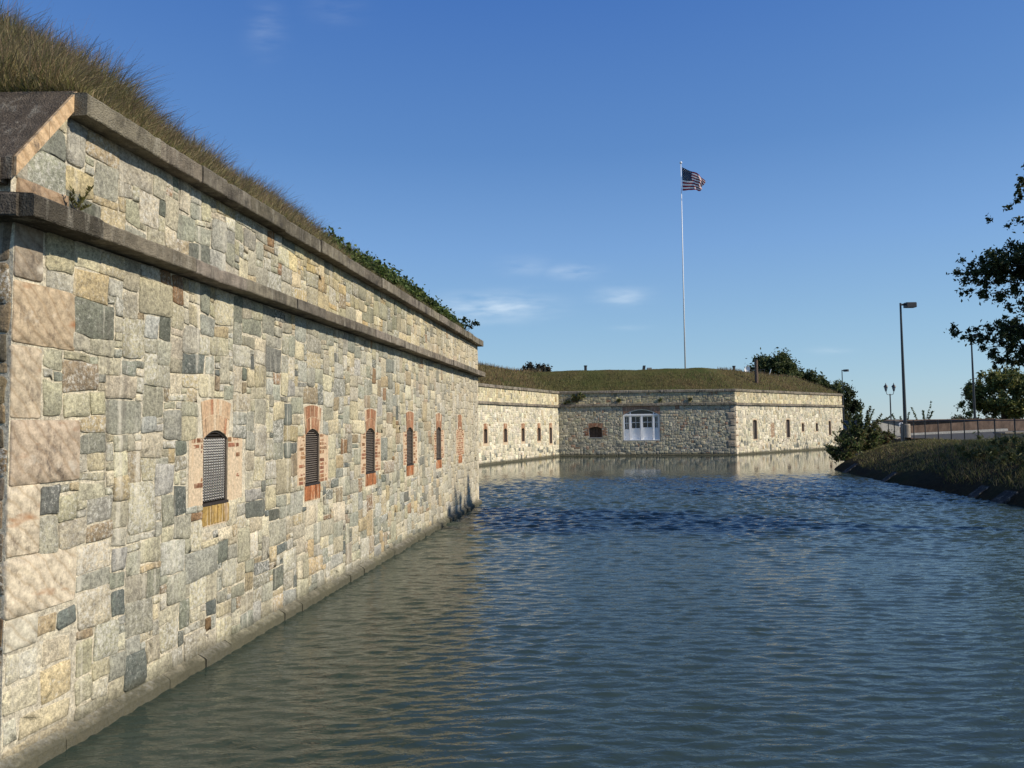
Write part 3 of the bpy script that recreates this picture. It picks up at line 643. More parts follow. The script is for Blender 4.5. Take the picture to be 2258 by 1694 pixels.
bricks(m, FC, sc-1.15, sc-.62, 1.9, 2.66, r2, tooth=.15, side=-1, o=.02); bricks(m, FC, sc+.62, sc+1.12, 1.9, 2.66, r2, tooth=.15, side=1, o=.02)
m.build('brick_surround', M_BRICK, fort)
m = MB(); 
for k in range(4): m.fbox(FC, CW[0]+k*.3+.008, CW[0]+(k+1)*.3-.008, 1.74, 2.70, -.34, -.30)
wb = m.build('shutter', M_SHUT, fort); m = MB(); m.fbox(FC, CW[0]-.01, CW[1]+.01, 1.69, 2.8, -.48, -.40); m.build('dark_opening', M_BLACK, fort)
m = MB(); m.fbox(FC, CW[0]-.03, CW[1]+.03, 1.66, 1.74, -.3, .04); m.fbox(FC, CW[0], CW[0]+.06, 1.74, 2.5, -.3, -.2); m.build('window_sill', M_CONCG, fort)
# door
m = MB(); sc = (DR[0]+DR[1])/2; hw = (DR[1]-DR[0])/2
pe = (.33, .29, .24, .5)
spandrel(m, FC, sc, hw, 3.80, .53, 4.62, .05, pe, .004, n=20, depth=.6); reveal(m, FC, DR[0], DR[1], DR[2], 3.80, .6, pe, top=False)
arch_bricks(m, FC, sc, hw, 3.80, .53, 4.64, r2, flare=.12, n=40, rings=1, o=.015)
bricks(m, FC, DR[1]+.02, DR[1]+.4, 2.1, 2.7, r2, o=.02)
m.build('brick_surround', M_BRICK, fort)
m = MB(); o0, o1 = -.42, -.08; PX = [6.04, 6.63, 7.66, 8.78, 9.30]; pw = [.10, .14, .15, .13, .08]
for x, w in zip(PX, pw): m.fbox(FC, x, x+w, 1.47, 3.74, o0, o1 if x > 6.1 else -.02)
m.fbox(FC, 6.05, 9.37, 3.74, 3.88, o0, o1+.03)
m.fbox(FC, 6.05, 9.37, 1.43, 1.49, o0, .02)
for x in (6.64, 8.80): m.fbox(FC, x, x+.10, 3.88, 4.02+(.14), o0, o1)
for k in range(22):     # arched head rail
    u0, u1 = -1+k/11, -1+(k+1)/11
    q = [(sc+u0*hw*.99, 3.80+.53*(1-u0*u0)), (sc+u1*hw*.99, 3.80+.53*(1-u1*u1))]
    m.hexa([FC.P(q[0][0], max(3.80, q[0][1]-.07), -.2), FC.P(q[1][0], max(3.80, q[1][1]-.07), -.2), FC.P(q[1][0], max(3.80, q[1][1]-.07), -.1), FC.P(q[0][0], max(3.80, q[0][1]-.07), -.1),
            FC.P(q[0][0], q[0][1]-.005, -.2), FC.P(q[1][0], q[1][1]-.005, -.2), FC.P(q[1][0], q[1][1]-.005, -.1), FC.P(q[0][0], q[0][1]-.005, -.1)])
dfr = m.build('door_frame', M_WHITE, fort)
m = MB(); m.add([FC.P(6.1, 3.85, -.35), FC.P(9.3, 3.85, -.35), FC.P(9.3, 4.3, -.35), FC.P(6.1, 4.3, -.35)], [(0, 1, 2, 3)]); m.build('transom_glass', M_GLASS, dfr)
def leaf_(x0, x1, nx, zl, name, simple_panel=False):
    m = MB(); w = x1-x0; o = -.40; t = .04
    m.fbox(FC, x0, x0+.07, 1.49, 3.74, o, o+t); m.fbox(FC, x1-.07, x1, 1.49, 3.74, o, o+t); m.fbox(FC, x0+.07, x1-.07, 3.62, 3.74, o, o+t)
    m.fbox(FC, x0+.07, x1-.07, 1.49, zl, o, o+t*.7); m.fbox(FC, x0+.07, x1-.07, 1.49, 1.64, o, o+t+.02); m.fbox(FC, x0+.07, x1-.07, zl-.09, zl, o, o+t+.03)
    if not simple_panel: m.fbox(FC, x0+.07, x1-.07, 2.12, 2.20, o, o+t+.02)
    zm = (zl+3.62)/2
    m.fbox(FC, x0+.07, x1-.07, zm-.02, zm+.02, o, o+t)
    xm = (x0+x1)/2; m.fbox(FC, xm-.018, xm+.018, zl, 3.62, o, o+t)
    d = m.build(name, M_WHITE, fort)
    for (a, b) in ((x0+.07, xm-.018), (xm+.018, x1-.07)):
        for (c, e) in ((zl, zm-.02), (zm+.02, 3.62)):
            g = MB(); g.fbox(FC, a, b, c, e, o+.004, o+.014); g.build('pane', M_GLASS, d)
leaf_(6.14, 6.63, 2, 2.46, 'sidelight'); leaf_(6.77, 7.66, 2, 2.56, 'door'); leaf_(7.81, 8.78, 2, 2.62, 'door', True); leaf_(8.91, 9.30, 2, 2.60, 'sidelight')
# bright right face
RW = [(3.08, 3.82, 1.38, 3.22), (9.56, 10.30, 1.42, 3.24), (12.86, 13.34, 1.98, 2.86), (16.0, 16.48, 1.97, 2.84), (19.08, 19.60, 1.50, 3.06)]
RB = (6.42, 7.16, 1.48, 2.95)
dr = [(x, z) for x, z in [(2.2, 1.24), (4.1, 1.24), (5.9, 1.22), (7.7, 1.2), (8.95, 1.18), (10.3, 1.16), (11.9, 1.15), (13.3, 1.12), (14.3, 1.1), (15.4, 1.1), (17.3, 1.1), (19, 1.1)]]
blkR = [(h[0]-.08, h[1]+.08, h[2]-.05, h[3]+.1) for h in RW]+[(RB[0], RB[1], RB[2], RB[3])]+[(x-.07, x+.07, z-.15, z+.16) for x, z in dr]+[(0, .55, 0, 4.6)]
far_face(FR2, 0, FR2.L, RW+[(x-.06, x+.06, z-.13, z+.14) for x, z in dr], blkR, PAL2, szA, (.17, .15), (4.60, 4.80), 13, gap=.016, hgt=.016)
for i, h in enumerate(RW): far_slit(FR2, h, 81+2*i, M_SHUTR if i < 2 else M_SHUT, brick=False, rise=.08)
m = MB(); bricks(m, FR2, RB[0], RB[1], RB[2], RB[3], random.Random(5)); m.build('brick_infill', M_BRICK, fort)
for x, z in dr:
    m = MB(); reveal(m, FR2, x-.06, x+.06, z-.13, z+.14, .2, (.3, .27, .2, .5)); m.add([FR2.P(x-.06, z-.13, -.2), FR2.P(x+.06, z-.13, -.2), FR2.P(x+.06, z+.14, -.2), FR2.P(x-.06, z+.14, -.2)], [(0, 1, 2, 3)], (.02, .02, .02, .5))
    m.build('drain_slot', M_STONE2, fort)
m = MB(); r2 = random.Random(9)
for k in range(8): stone(m, FR2, 0, .52 if k % 2 else .30, .05+k*.57, .05+(k+1)*.57, r2, (.70, .63, .50, r2.random()), .02, .03, None, None, cell=.2, jit=.004)
m.build('corner_quoins', M_SAND, fort, smooth=True); m = MB()
for k in range(7): stone(m, FC, FC.L-(.85 if k % 2 else .55), FC.L, .05+k*.65, .05+(k+1)*.65, r2, (.33, .285, .225, r2.random()) if k % 3 else (.40, .36, .29, .4), .02, .04, None, None, cell=.2, jit=.01)
m.build('corner_quoins', M_SAND, fort, smooth=True)
r2 = random.Random(14); m = MB(); backing(m, FB, 0, FB.L, -.6, 6, [], MORT); m.build('wall_face', M_STONE2, fort)
# ================================================================== GROUND AND WATER
def noise2(x, y, seed=0, f=1.0):
    r = np.random.RandomState(seed); o = np.zeros(np.broadcast(x, y).shape); a = 1
    for k in range(5):
        for _ in range(3):
            th = r.uniform(0, 2*PI); ph = r.uniform(0, 2*PI); o += a*np.sin((x*math.cos(th)+y*math.sin(th))*f*(1.9**k)+ph)/3
        a *= .55
    return o
BK = [(8, -30), (14.2, 5), (17.3, 25.7), (18.25, 37), (20.0, 46.6), (21.4, 48.6), (27.4, 58), (44, 82), (46.5, 96), (38, 120), (20, 150)]
def seg_d(x, y, pts):
    best = np.full(np.shape(x), 1e9); side = np.zeros(np.shape(x))
    for (x0, y0), (x1, y1) in zip(pts, pts[1:]):
        dx, dy = x1-x0, y1-y0; L = dx*dx+dy*dy; t = np.clip(((x-x0)*dx+(y-y0)*dy)/L, 0, 1)
        d = np.hypot(x-x0-t*dx, y-y0-t*dy); cr = (x-x0)*dy-(y-y0)*dx     # >0 right of the line
        m = d < best; best = np.where(m, d, best); side = np.where(m, np.sign(cr), side)
    return best*np.where(side == 0, 1, side)
def bank_z(x, y):
    d = seg_d(x, y, BK); up = np.clip(d/5.4, 0, 1); z = np.where(d > 0, .05+1.72*np.sin(up*PI/2)**.8, np.maximum(-1.5, d*1.2))
    z = z+np.where(d > .3, noise2(x, y, 3, .8)*.05*np.clip(d, 0, 1), 0)
    z = np.where(y > 145, -1.5, z); z = np.where(y > 90, np.where(d > 0, np.minimum(z, 1.75), z), z)
    return z
def grid_mesh(name, xs, ys, zf, material, clip=None):
    X, Y = np.meshgrid(xs, ys, indexing='ij'); Z = zf(X, Y); n, m = X.shape
    v = np.stack([X, Y, Z], -1).reshape(-1, 3); i = np.arange(n*m).reshape(n, m)
    f = np.stack([i[:-1, :-1], i[1:, :-1], i[1:, 1:], i[:-1, 1:]], -1).reshape(-1, 4)
    if clip is not None: k = clip(v[f].mean(1)); f = f[k]
    used = np.unique(f); mp_ = -np.ones(len(v), int); mp_[used] = np.arange(len(used))
    return npmesh(name, v[used], mp_[f], np.ones((len(used), 4)), material, smooth=True)
xs = np.concatenate([np.arange(6, 34, .4), np.arange(34, 70, 2), np.arange(70, 420, 25)]); ys = np.concatenate([np.arange(-30, 10, 2), np.arange(10, 64, .4), np.arange(64, 150.1, 2)])
g = grid_mesh('outer_bank', xs, ys, bank_z, M_BANK); tag(g, kind='structure')
rw = np.random.RandomState(77); WV = []
for i in range(110):
    lam = math.exp(rw.uniform(math.log(.085), math.log(.42))); th = rw.normal(PI/2, .42)+(PI if rw.rand() < .15 else 0); WV.append((lam, th, rw.uniform(0, 2*PI), rw.uniform(.5, 1.4)))
wy = [4.0]
while wy[-1] < 74: wy.append(wy[-1]+max(.018, .0024*wy[-1]))
wx = np.arange(-13, 40.01, .085); wy = np.array(wy)
XW, YW = np.meshgrid(wx, wy, indexing='ij'); ZW = np.zeros_like(XW); dyw = np.maximum(.018, .0024*YW)
qx = XW+.25*noise2(XW, YW, 91, .35); qy = YW+.25*noise2(XW, YW, 92, .35)
for lam, th, ph, am in WV:
    k = 2*PI/lam; damp = np.clip((lam-2.6*dyw)/(1.5*dyw), 0, 1); ax = np.clip((lam/max(.05, abs(math.cos(th)))-.26)/.15, 0, 1)
    ZW += am*lam/(2*PI)*damp*ax*np.sin(k*(qx*math.cos(th)+qy*math.sin(th))+ph)
ZB = np.zeros_like(XW); big = np.interp(YW+2.0*noise2(XW, YW, 95, .16), [13, 19, 33, 40, 46, 50], [0, 1.0, 1.35, .8, .12, 0])
for i in range(60):
    lam = math.exp(rw.uniform(math.log(.26), math.log(.75))); th = rw.normal(PI/2, .5); k = 2*PI/lam
    damp = np.clip((lam-2.2*dyw)/(1.0*dyw), 0, 1); ZB += rw.uniform(.5, 1.4)*lam/(2*PI)*damp*np.sin(k*(qx*math.cos(th)+qy*math.sin(th))+rw.uniform(0, 2*PI))
# gusts: ruffled middle of the moat, gentler near the viewer, sheltered by the far walls
gust = np.interp(YW+2.2*noise2(XW, YW, 93, .16), [4, 12, 20, 28, 36, 42, 48, 80], [.9, .95, 1.1, 1.9, 1.9, 1.0, .12, .05])*(1+.22*noise2(XW, YW, 94, .3))
ZW = ZW*.0235*np.clip(gust, .03, 2.2)+ZB*.034*big*(1+.25*noise2(XW, YW, 96, .5))
vv = np.stack([XW, YW, ZW], -1).reshape(-1, 3); ii = np.arange(XW.size).reshape(XW.shape)
ff = np.stack([ii[:-1, :-1], ii[1:, :-1], ii[1:, 1:], ii[:-1, 1:]], -1).reshape(-1, 4)
x0, x1, y0, y1 = wx[0], wx[-1], wy[0], wy[-1]; F_ = 5000; nb = len(vv)
rim = np.array([(-F_, -200, 0), (F_, -200, 0), (F_, F_, 0), (-F_, F_, 0), (x0, y0, 0), (x1, y0, 0), (x1, y1, 0), (x0, y1, 0)], float)
ff = np.concatenate([ff, nb+np.array([(0, 1, 5, 4), (1, 2, 6, 5), (2, 3, 7, 6), (3, 0, 4, 7)])])
tag(npmesh('moat_water', np.concatenate([vv, rim]), ff, np.ones((nb+8, 4)), M_WATER, smooth=True), kind='structure')
# earth ramparts behind the copings: height grows with the distance from the wall
NPOLY = [(-18, P0[1]+.45), FN.P(7.12, 0, -.05)[:2], (P1[0]-.05, P1[1]), (-12.9, 32.2), (-30, 38)]
def near_z(x, y):
    s = (x-A0[0])*FN.d.x+(y-A0[1])*FN.d.y; t = -((x-A0[0])*FN.n.x+(y-A0[1])*FN.n.y)
    back = y-(P0[1]+.62); ret_ = -((x-P1[0])*FRR.n.x+(y-P1[1])*FRR.n.y)
    d = np.minimum(np.minimum(t*.66, back*.80), ret_*.62)
    return 6.20+np.clip(d, -.0, 2.0)+noise2(x, y, 5, 1.1)*.04*np.clip(d*3, 0, 1)
def near_in(v):
    x, y = v[:, 0], v[:, 1]; t = -((x-A0[0])*FN.n.x+(y-A0[1])*FN.n.y); ret_ = -((x-P1[0])*FRR.n.x+(y-P1[1])*FRR.n.y)
    return (t > .05) & (y > P0[1]+.60) & (ret_ > .05)
g = grid_mesh('rampart_earth', np.arange(-22, 0, .18), np.arange(6.5, 36, .18), near_z, M_EARTH, near_in); tag(g, kind='structure')
def far_d(x, y):
    def sd_(fr): return -((x-fr.O.x)*fr.n.x+(y-fr.O.y)*fr.n.y)
    dA_, dC_, dR_, dB_ = sd_(FA), sd_(FC), sd_(FR2), sd_(FB)
    return np.minimum(np.minimum(dA_, np.maximum(dC_, -99)), np.minimum(1e9, dB_)) if False else (dA_, dC_, dR_, dB_)
def far_z(x, y):
    a, c, r, b = far_d(x, y); d = np.minimum(np.minimum(np.maximum(a, c), r), b)
    top = 2.30+.10*np.clip((x-4)/12, 0, 1)-.35*np.clip((x-22)/8, 0, 1)+noise2(x, y, 8, .25)*.06
    return 6.03+np.clip(np.minimum(d*.52, top), 0, 5)+noise2(x, y, 9, 1.5)*.04*np.clip(d, 0, 1)
def far_in(v):
    a, c, r, b = far_d(v[:, 0], v[:, 1]); return (np.maximum(a, c) > .03) & (r > .03) & (b > .03) & (v[:, 1] < 118) & (v[:, 0] > -50)
g = grid_mesh('fort_rampart_earth', np.concatenate([np.arange(-50, -12, 2), np.arange(-12, 40, .25)]), np.concatenate([np.arange(38, 100, .25), np.arange(100, 120, 2)]), far_z, M_EARTH, far_in); tag(g, kind='structure')

# ================================================================== GRASS
R_ = np.random.RandomState(11)
def blades(name, base, h, wid, lean, cols, material=None, curve=.5, segs=3, tipcol=None):
    n = len(base); segs_t = np.linspace(0, 1, segs+1)
    yaw = R_.uniform(0, 2*PI, n); side = np.stack([np.cos(yaw), np.sin(yaw), 0*yaw], 1)
    vs, cs = [], []
    for t in segs_t:
        cen = base+np.stack([lean[:, 0]*t**(1+curve), lean[:, 1]*t**(1+curve), h*(t-.18*t*t*np.hypot(lean[:, 0], lean[:, 1])/np.maximum(h, .01))], 1)
        w = (wid*(1-t*.85))[:, None]
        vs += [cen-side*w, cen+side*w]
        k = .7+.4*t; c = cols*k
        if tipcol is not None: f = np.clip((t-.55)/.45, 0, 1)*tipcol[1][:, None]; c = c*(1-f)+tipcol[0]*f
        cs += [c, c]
    m = len(vs); v = np.stack(vs, 1).reshape(-1, 3); c = np.stack(cs, 1).reshape(-1, 3)
    b = np.arange(n)*m; f = np.concatenate([np.stack([b+2*i, b+2*i+1, b+2*i+3, b+2*i+2], 1) for i in range(segs)])
    o = npmesh(name, v, f, np.c_[c, np.ones(len(c))], material or M_GRASS); tag(o, kind='stuff'); return o
def pal_cols(n, pal, p, patch=None):
    i = R_.choice(len(pal), n, p=p); c = np.array(pal)[i]*R_.uniform(.7, 1.3, (n, 1)); return c
GP = [(.21, .22, .085), (.38, .32, .17), (.52, .43, .26), (.30, .20, .14), (.16, .19, .06)]
n = 95000; s = 6.6+(28.4-6.6)*R_.uniform(0, 1, n)**1.35; t = .02+3.2*R_.uniform(0, 1, n)**1.3
bx = A0[0]+FN.d.x*s-FN.n.x*t; by = A0[1]+FN.d.y*s-FN.n.y*t
k = (by > P0[1]+.66) & (-((bx-P1[0])*FRR.n.x+(by-P1[1])*FRR.n.y) > .05)
# extra rows leftwards above the sloping slab
n2 = 26000; bx2 = R_.uniform(-9.5, -4.0, n2); by2 = P0[1]+.66+3.2*R_.uniform(0, 1, n2)**1.5; t2 = -((bx2-A0[0])*FN.n.x+(by2-A0[1])*FN.n.y)
bx = np.r_[bx[k], bx2[t2 > .02]]; by = np.r_[by[k], by2[t2 > .02]]
ss = (bx-A0[0])*FN.d.x+(by-A0[1])*FN.d.y; tt = -((bx-A0[0])*FN.n.x+(by-A0[1])*FN.n.y); n = len(bx)
hh_ = np.where(bx < -4.3, 1.2, 1)*np.interp(ss, [6, 7.5, 9, 11, 14, 18, 24, 27, 29], [.44, .40, .36, .33, .32, .26, .20, .16, .10])*R_.uniform(.35, 1.15, n)*(1+.35*noise2(bx, by, 21, 3.0))*np.clip(.45+tt*.9, .45, 1)
lean = np.stack([R_.normal(.13, .17, n), R_.normal(.0, .17, n)], 1)*(hh_/.4)[:, None]
cols = pal_cols(n, GP, [.24, .28, .14, .24, .10]); pt = np.clip(noise2(bx, by, 31, .9)*.5+.5, 0, 1)[:, None]; cols = cols*(1-pt*.4)+np.array((.15, .165, .05))*pt*.4
tip = (np.array([(.29, .19, .145), (.38, .28, .19), (.19, .115, .095)])[R_.choice(3, n)], R_.uniform(0, 1, n)*(hh_ > .2))
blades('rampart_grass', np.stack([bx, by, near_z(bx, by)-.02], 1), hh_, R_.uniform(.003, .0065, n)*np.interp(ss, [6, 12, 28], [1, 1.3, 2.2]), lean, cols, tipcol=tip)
# seed stalks standing above the grass and dry tufts drooping over the slab edge
n = 2600; i = R_.choice(len(bx), n); b_ = np.stack([bx[i], by[i], near_z(bx[i], by[i])], 1); h = hh_[i]*R_.uniform(1.15, 1.75, n)
blades('seed_stalks', b_, h, np.full(n, .0035)*np.interp(ss[i], [6, 12, 28], [1, 1.3, 2]), np.stack([R_.normal(.13, .12, n), R_.normal(0, .1, n)], 1), pal_cols(n, [(.24, .16, .11), (.30, .24, .14), (.16, .10, .08)], [.4, .3, .3]), curve=.9, tipcol=(np.tile((.26, .17, .13), (n, 1)), np.ones(n)))
n = 9000; x = R_.uniform(-9.5, -4.2, n); y = P0[1]+.64+R_.uniform(0, .2, n)
blades('edge_grass', np.stack([x, y, np.full(n, 6.22)], 1), R_.uniform(.04, .22, n), R_.uniform(.003, .006, n), np.stack([R_.normal(0, .06, n), R_.normal(-.05, .06, n)], 1), pal_cols(n, [(.24, .20, .10), (.17, .18, .06), (.30, .24, .14)], [.4, .3, .3]))
n = 14000; s_ = R_.uniform(7.2, 28.3, n); t_ = R_.uniform(-.06, .12, n)
blades('edge_grass', np.stack([A0[0]+FN.d.x*s_-FN.n.x*t_, A0[1]+FN.d.y*s_-FN.n.y*t_, np.full(n, 6.205)], 1), R_.uniform(.02, .14, n)*np.clip(.6+noise2(s_, s_*0, 4, 3.0), .1, 2), R_.uniform(.004, .009, n), np.stack([R_.normal(.04, .05, n), R_.normal(0, .05, n)], 1), pal_cols(n, [(.26, .21, .12), (.19, .19, .07), (.34, .27, .17)], [.4, .3, .3]))
# far rampart grass
n = 150000; X = R_.uniform(-14, 38, n); Y = R_.uniform(45, 100, n); a, c, r, b = far_d(X, Y); dd = np.minimum(np.minimum(np.maximum(a, c), b), r)
k = (dd > .1) & (dd < 7) & (R_.uniform(0, 1, n) < 1.2-dd*.1); X, Y, dd = X[k], Y[k], dd[k]; n = len(X)
pp = noise2(X, Y, 41, .28); green = np.clip(.15+pp*.5+.35*np.exp(-((X-8)/4)**2)-.5*(X < 2)-.35*(X > 24), 0, 1)[:, None]
cols = pal_cols(n, [(.22, .155, .08), (.17, .11, .06), (.26, .20, .10)], [.4, .3, .3])*(1-green)+pal_cols(n, [(.12, .15, .04), (.15, .17, .05), (.08, .115, .03)], [.4, .3, .3])*green
h = R_.uniform(.12, .38, n)*np.where(dd > 3.6, .35+.8*((X < 3) | (X > 21)), 1); lean = R_.normal(.05, .10, (n, 2))
blades('fort_rampart_grass', np.stack([X, Y, far_z(X, Y)-.03], 1), h, R_.uniform(.012, .03, n), lean, cols, segs=2)
# outer bank grass
n = 100000; X = R_.uniform(13, 32, n); Y = R_.uniform(10, 60, n); d = seg_d(X, Y, BK); k = (d > .55+.5*noise2(X, Y, 51, .6)) & (d < 8) & ~((X > 25.6) & (Y > 38) & (X > 24.2+(Y-37)*.09+.3)); X, Y, d = X[k], Y[k], d[k]; n = len(X)
tall = np.clip(noise2(X, Y, 61, .5), 0, 1)
h = R_.uniform(.06, .22, n)*(1+1.6*tall)*np.interp(Y, [20, 34, 40, 60], [1.5, 1.3, .8, .8]); lean = R_.normal(-.02, .09, (n, 2))*(h/.2)[:, None]
cols = pal_cols(n, [(.16, .18, .055), (.29, .25, .11), (.38, .30, .165), (.10, .12, .038)], [.35, .25, .2, .2])
blades('bank_grass', np.stack([X, Y, bank_z(X, Y)-.02], 1), h, R_.uniform(.006, .016, n), lean, cols, segs=2)

# ================================================================== FOLIAGE
def leaves(centers, radii, counts, size, cols, droop=.2, shell=.35, seed=0, elong=1.7, zsq=1.0):
    r = np.random.RandomState(seed); P, Cc, Sz = [], [], []
    for (cc, rr, nn) in zip(centers, radii, counts):
        d = r.normal(size=(nn, 3)); d /= np.linalg.norm(d, axis=1)[:, None]
        rad = rr*np.clip(np.abs(r.normal(0, .62, nn)), 0, 1.6)*(1+.25*np.sin(d[:, 0]*5+cc[0]*3)*np.cos(d[:, 2]*6+cc[1]*2))
        P.append(np.array(cc)+d*rad[:, None]*np.array([1, 1, zsq]))
        c = np.array(cols)[r.choice(len(cols), nn)]*r.uniform(.65, 1.35, (nn, 1))*r.uniform(.8, 1.2); Cc.append(c)
    P = np.concatenate(P); Cc = np.concatenate(Cc); n = len(P); sz = size*r.uniform(.55, 1.3, n)
    a = r.normal(size=(n, 3)); a[:, 2] -= droop; a /= np.linalg.norm(a, axis=1)[:, None]
    b = np.cross(a, r.normal(size=(n, 3))); b /= np.linalg.norm(b, axis=1)[:, None]; nn_ = np.cross(a, b)
    A = a*(sz*elong/2)[:, None]; B = b*(sz/2)[:, None]; Nn = nn_*(sz*.18)[:, None]
    v = np.stack([P-A, P+B*.8+Nn-A*.1, P+A, P-B*.8+Nn-A*.1], 1).reshape(-1, 3)
    i = np.arange(n)*4; f = np.concatenate([np.stack([i, i+1, i+2], 1), np.stack([i, i+2, i+3], 1)])
    return v, f, np.c_[np.repeat(Cc, 4, 0), np.ones(4*n)]
def tree(name, label, base, top, clumps, size, cols, group=None, cat='tree', tr=.25, seed=0, crown='crown', trunk='trunk', density=1.0, droop=.2, limbs=True, elong=1.7, zsq=1.0):
    t = empty(name, (base[0], base[1], base[2]), label, cat, group)
    r = random.Random(seed); b = Vector(base); tp = Vector(top); m = MB()
    mid = b.lerp(tp, .5)+Vector((r.uniform(-.1, .1), r.uniform(-.1, .1), 0))*(tp-b).length*.2
    m.tube([b-Vector((0, 0, .3)), b.lerp(mid, .5), mid, tp], [tr*1.35, tr, tr*.8, tr*.35], 9)
    if limbs:
        for (c, rr, nn) in clumps[::max(1, len(clumps)//24)]:
            c = Vector(c); k = r.uniform(.35, .9); s0 = b.lerp(mid, k*2) if k < .5 else mid.lerp(tp, k*2-1); q = s0.lerp(c, .55)+Vector((0, 0, -.04*(c-s0).length))
            m.tube([s0, q, c], [tr*.30, tr*.14, tr*.03], 5, caps=False)
    m.build(trunk, M_BARK, t, smooth=True)
    v, f, c = leaves([c[0] for c in clumps], [c[1] for c in clumps], [max(3, int(c[2]*density)) for c in clumps], size, cols, seed=seed, droop=droop, elong=elong, zsq=zsq)
    npmesh(crown, v, f, c, M_LEAF, t); return t
def crown_clumps(center, rad, n, cr, per, seed, flat=0.0):
    r = random.Random(seed); out = []
    while len(out) < n:
        p = [r.uniform(-1, 1) for _ in range(3)]; q = sum(x*x for x in p)
        if q > 1 or q < .15 or p[2] < -1+flat: continue
        out.append(((center[0]+p[0]*rad[0], center[1]+p[1]*rad[1], center[2]+p[2]*rad[2]), cr*r.uniform(.6, 1.2), int(per*r.uniform(.6, 1.3))))
    return out
GRN = [(.07, .09, .035), (.05, .075, .028), (.10, .12, .045)]
DGR = [(.045, .062, .025), (.035, .05, .02), (.065, .08, .03)]
# trees inside and behind the fort
tree('oak_tree', 'dense dark green tree rising behind the fort rampart, left of the far lamp post', (36, 100, 1.7), (35.6, 100, 11),
     crown_clumps((35.4, 100, 9.6), (2.9, 2.6, 2.6), 90, .8, 190, 1)+crown_clumps((38.8, 101, 8.4), (2.7, 2.2, 1.9), 50, .75, 180, 2)+crown_clumps((32.6, 99.5, 9.3), (1.4, 1.3, 1.2), 16, .55, 140, 20)+crown_clumps((42.0, 101, 7.1), (2.6, 2, 1.7), 34, .7, 150, 24), .26, GRN, seed=1)
tree('oak_tree', 'lower dark green tree straddling the right end of the fort, behind the far lamp post', (52.2, 120, 1.7), (52.4, 120, 6),
     crown_clumps((51.6, 120, 7.0), (3.3, 2.6, 2.1), 70, .75, 210, 3)+crown_clumps((54.0, 120, 4.6), (1.9, 1.8, 2.4), 44, .65, 200, 4), .26, DGR, seed=2)
tree('oak_tree', 'small round distant treetop showing over the left fort rampart', (4.6, 150, 1.7), (4.6, 150, 13),
     crown_clumps((4.6, 150, 13.6), (3.0, 2.4, 1.7), 60, .65, 130, 5), .3, [(.045, .045, .035), (.06, .055, .04), (.035, .035, .028)], seed=3)
tree('bushy_tree', 'sunlit yellow-green bushy tree behind the brown wall at right', (50.2, 76, 1.7), (50, 76, 6),
     crown_clumps((50.6, 76, 5.6), (3.8, 3.0, 2.6), 150, .6, 170, 6, .1)+[((46.6, 76, 3.6), .6, 150), ((46.2, 76.5, 4.6), .5, 120), ((46.9, 75.6, 5.8), .5, 120)], .2, [(.16, .175, .05), (.12, .145, .045), (.21, .20, .065), (.08, .10, .03)], seed=4, elong=2.0)
# big tree overhanging from the right
cl = []
def bough(p, q, n, r, per, seed):
    rr = random.Random(seed)
    for i in range(n):
        t = rr.random(); c = Vector(p).lerp(Vector(q), t)+Vector((rr.gauss(0, .38), rr.gauss(0, .7), rr.gauss(0, .30))); k = .5+.7*t
        cl.append((tuple(c), r*k*rr.uniform(.6, 1.2), int(per*k*k)))
bough((21.1, 34, 9.8), (25.6, 33, 10.1), 105, .48, 210, 1); bough((21.2, 34, 9.0), (25.2, 33, 8.9), 48, .40, 130, 2)
bough((22.2, 34, 10.7), (25.6, 33, 11.2), 34, .45, 150, 3); bough((22.2, 34, 8.2), (24.5, 33, 8.1), 12, .32, 70, 4)
bough((20.9, 34, 6.9), (25.2, 33, 7.0), 66, .42, 150, 5); bough((22.2, 34, 6.2), (25, 33, 5.6), 50, .42, 160, 6)
bough((23.3, 34, 13.8), (26.5, 33, 13.9), 26, .42, 130, 7); bough((23.1, 34, 12.5), (26.5, 33, 12.2), 26, .42, 130, 8)
cl += crown_clumps((30, 30, 10.5), (5.6, 8.5, 5.6), 230, 1.2, 170, 9)
tree('overhanging_tree', 'large dark leafy tree reaching in from the right edge over the bank', (30.2, 30, 1.7), (30, 31, 13), cl, .115, DGR, tr=.42, seed=5, elong=1.6)
# slender-topped tree on the near bank, outside the frame: its tips shade the foot of the wall
cl = []
for (sw, zw) in [(26.55, 1.35), (26.75, .8), (25.2, .75), (24.5, .95), (23.6, .62), (22.1, .15), (27.1, .35), (25.9, .4)]:
    p = FN.P(sw, zw, 0)+sd*31
    for k in range(5): cl.append(((p.x, p.y, p.z-.25-.42*k), .20+.13*k, 40+45*k))
cx0 = FN.P(24.9, 0, 0)+sd*31
cl += crown_clumps((cx0.x, cx0.y, cx0.z-4.2), (2.6, 2.6, 3.6), 60, 1.0, 220, 12)
tree('poplar_tree', 'tall slim tree on the near bank beyond the right edge', (cx0.x, cx0.y, float(bank_z(np.array(cx0.x), np.array(cx0.y)))), (cx0.x, cx0.y, cx0.z-1), cl, .16, DGR, tr=.25, seed=6)

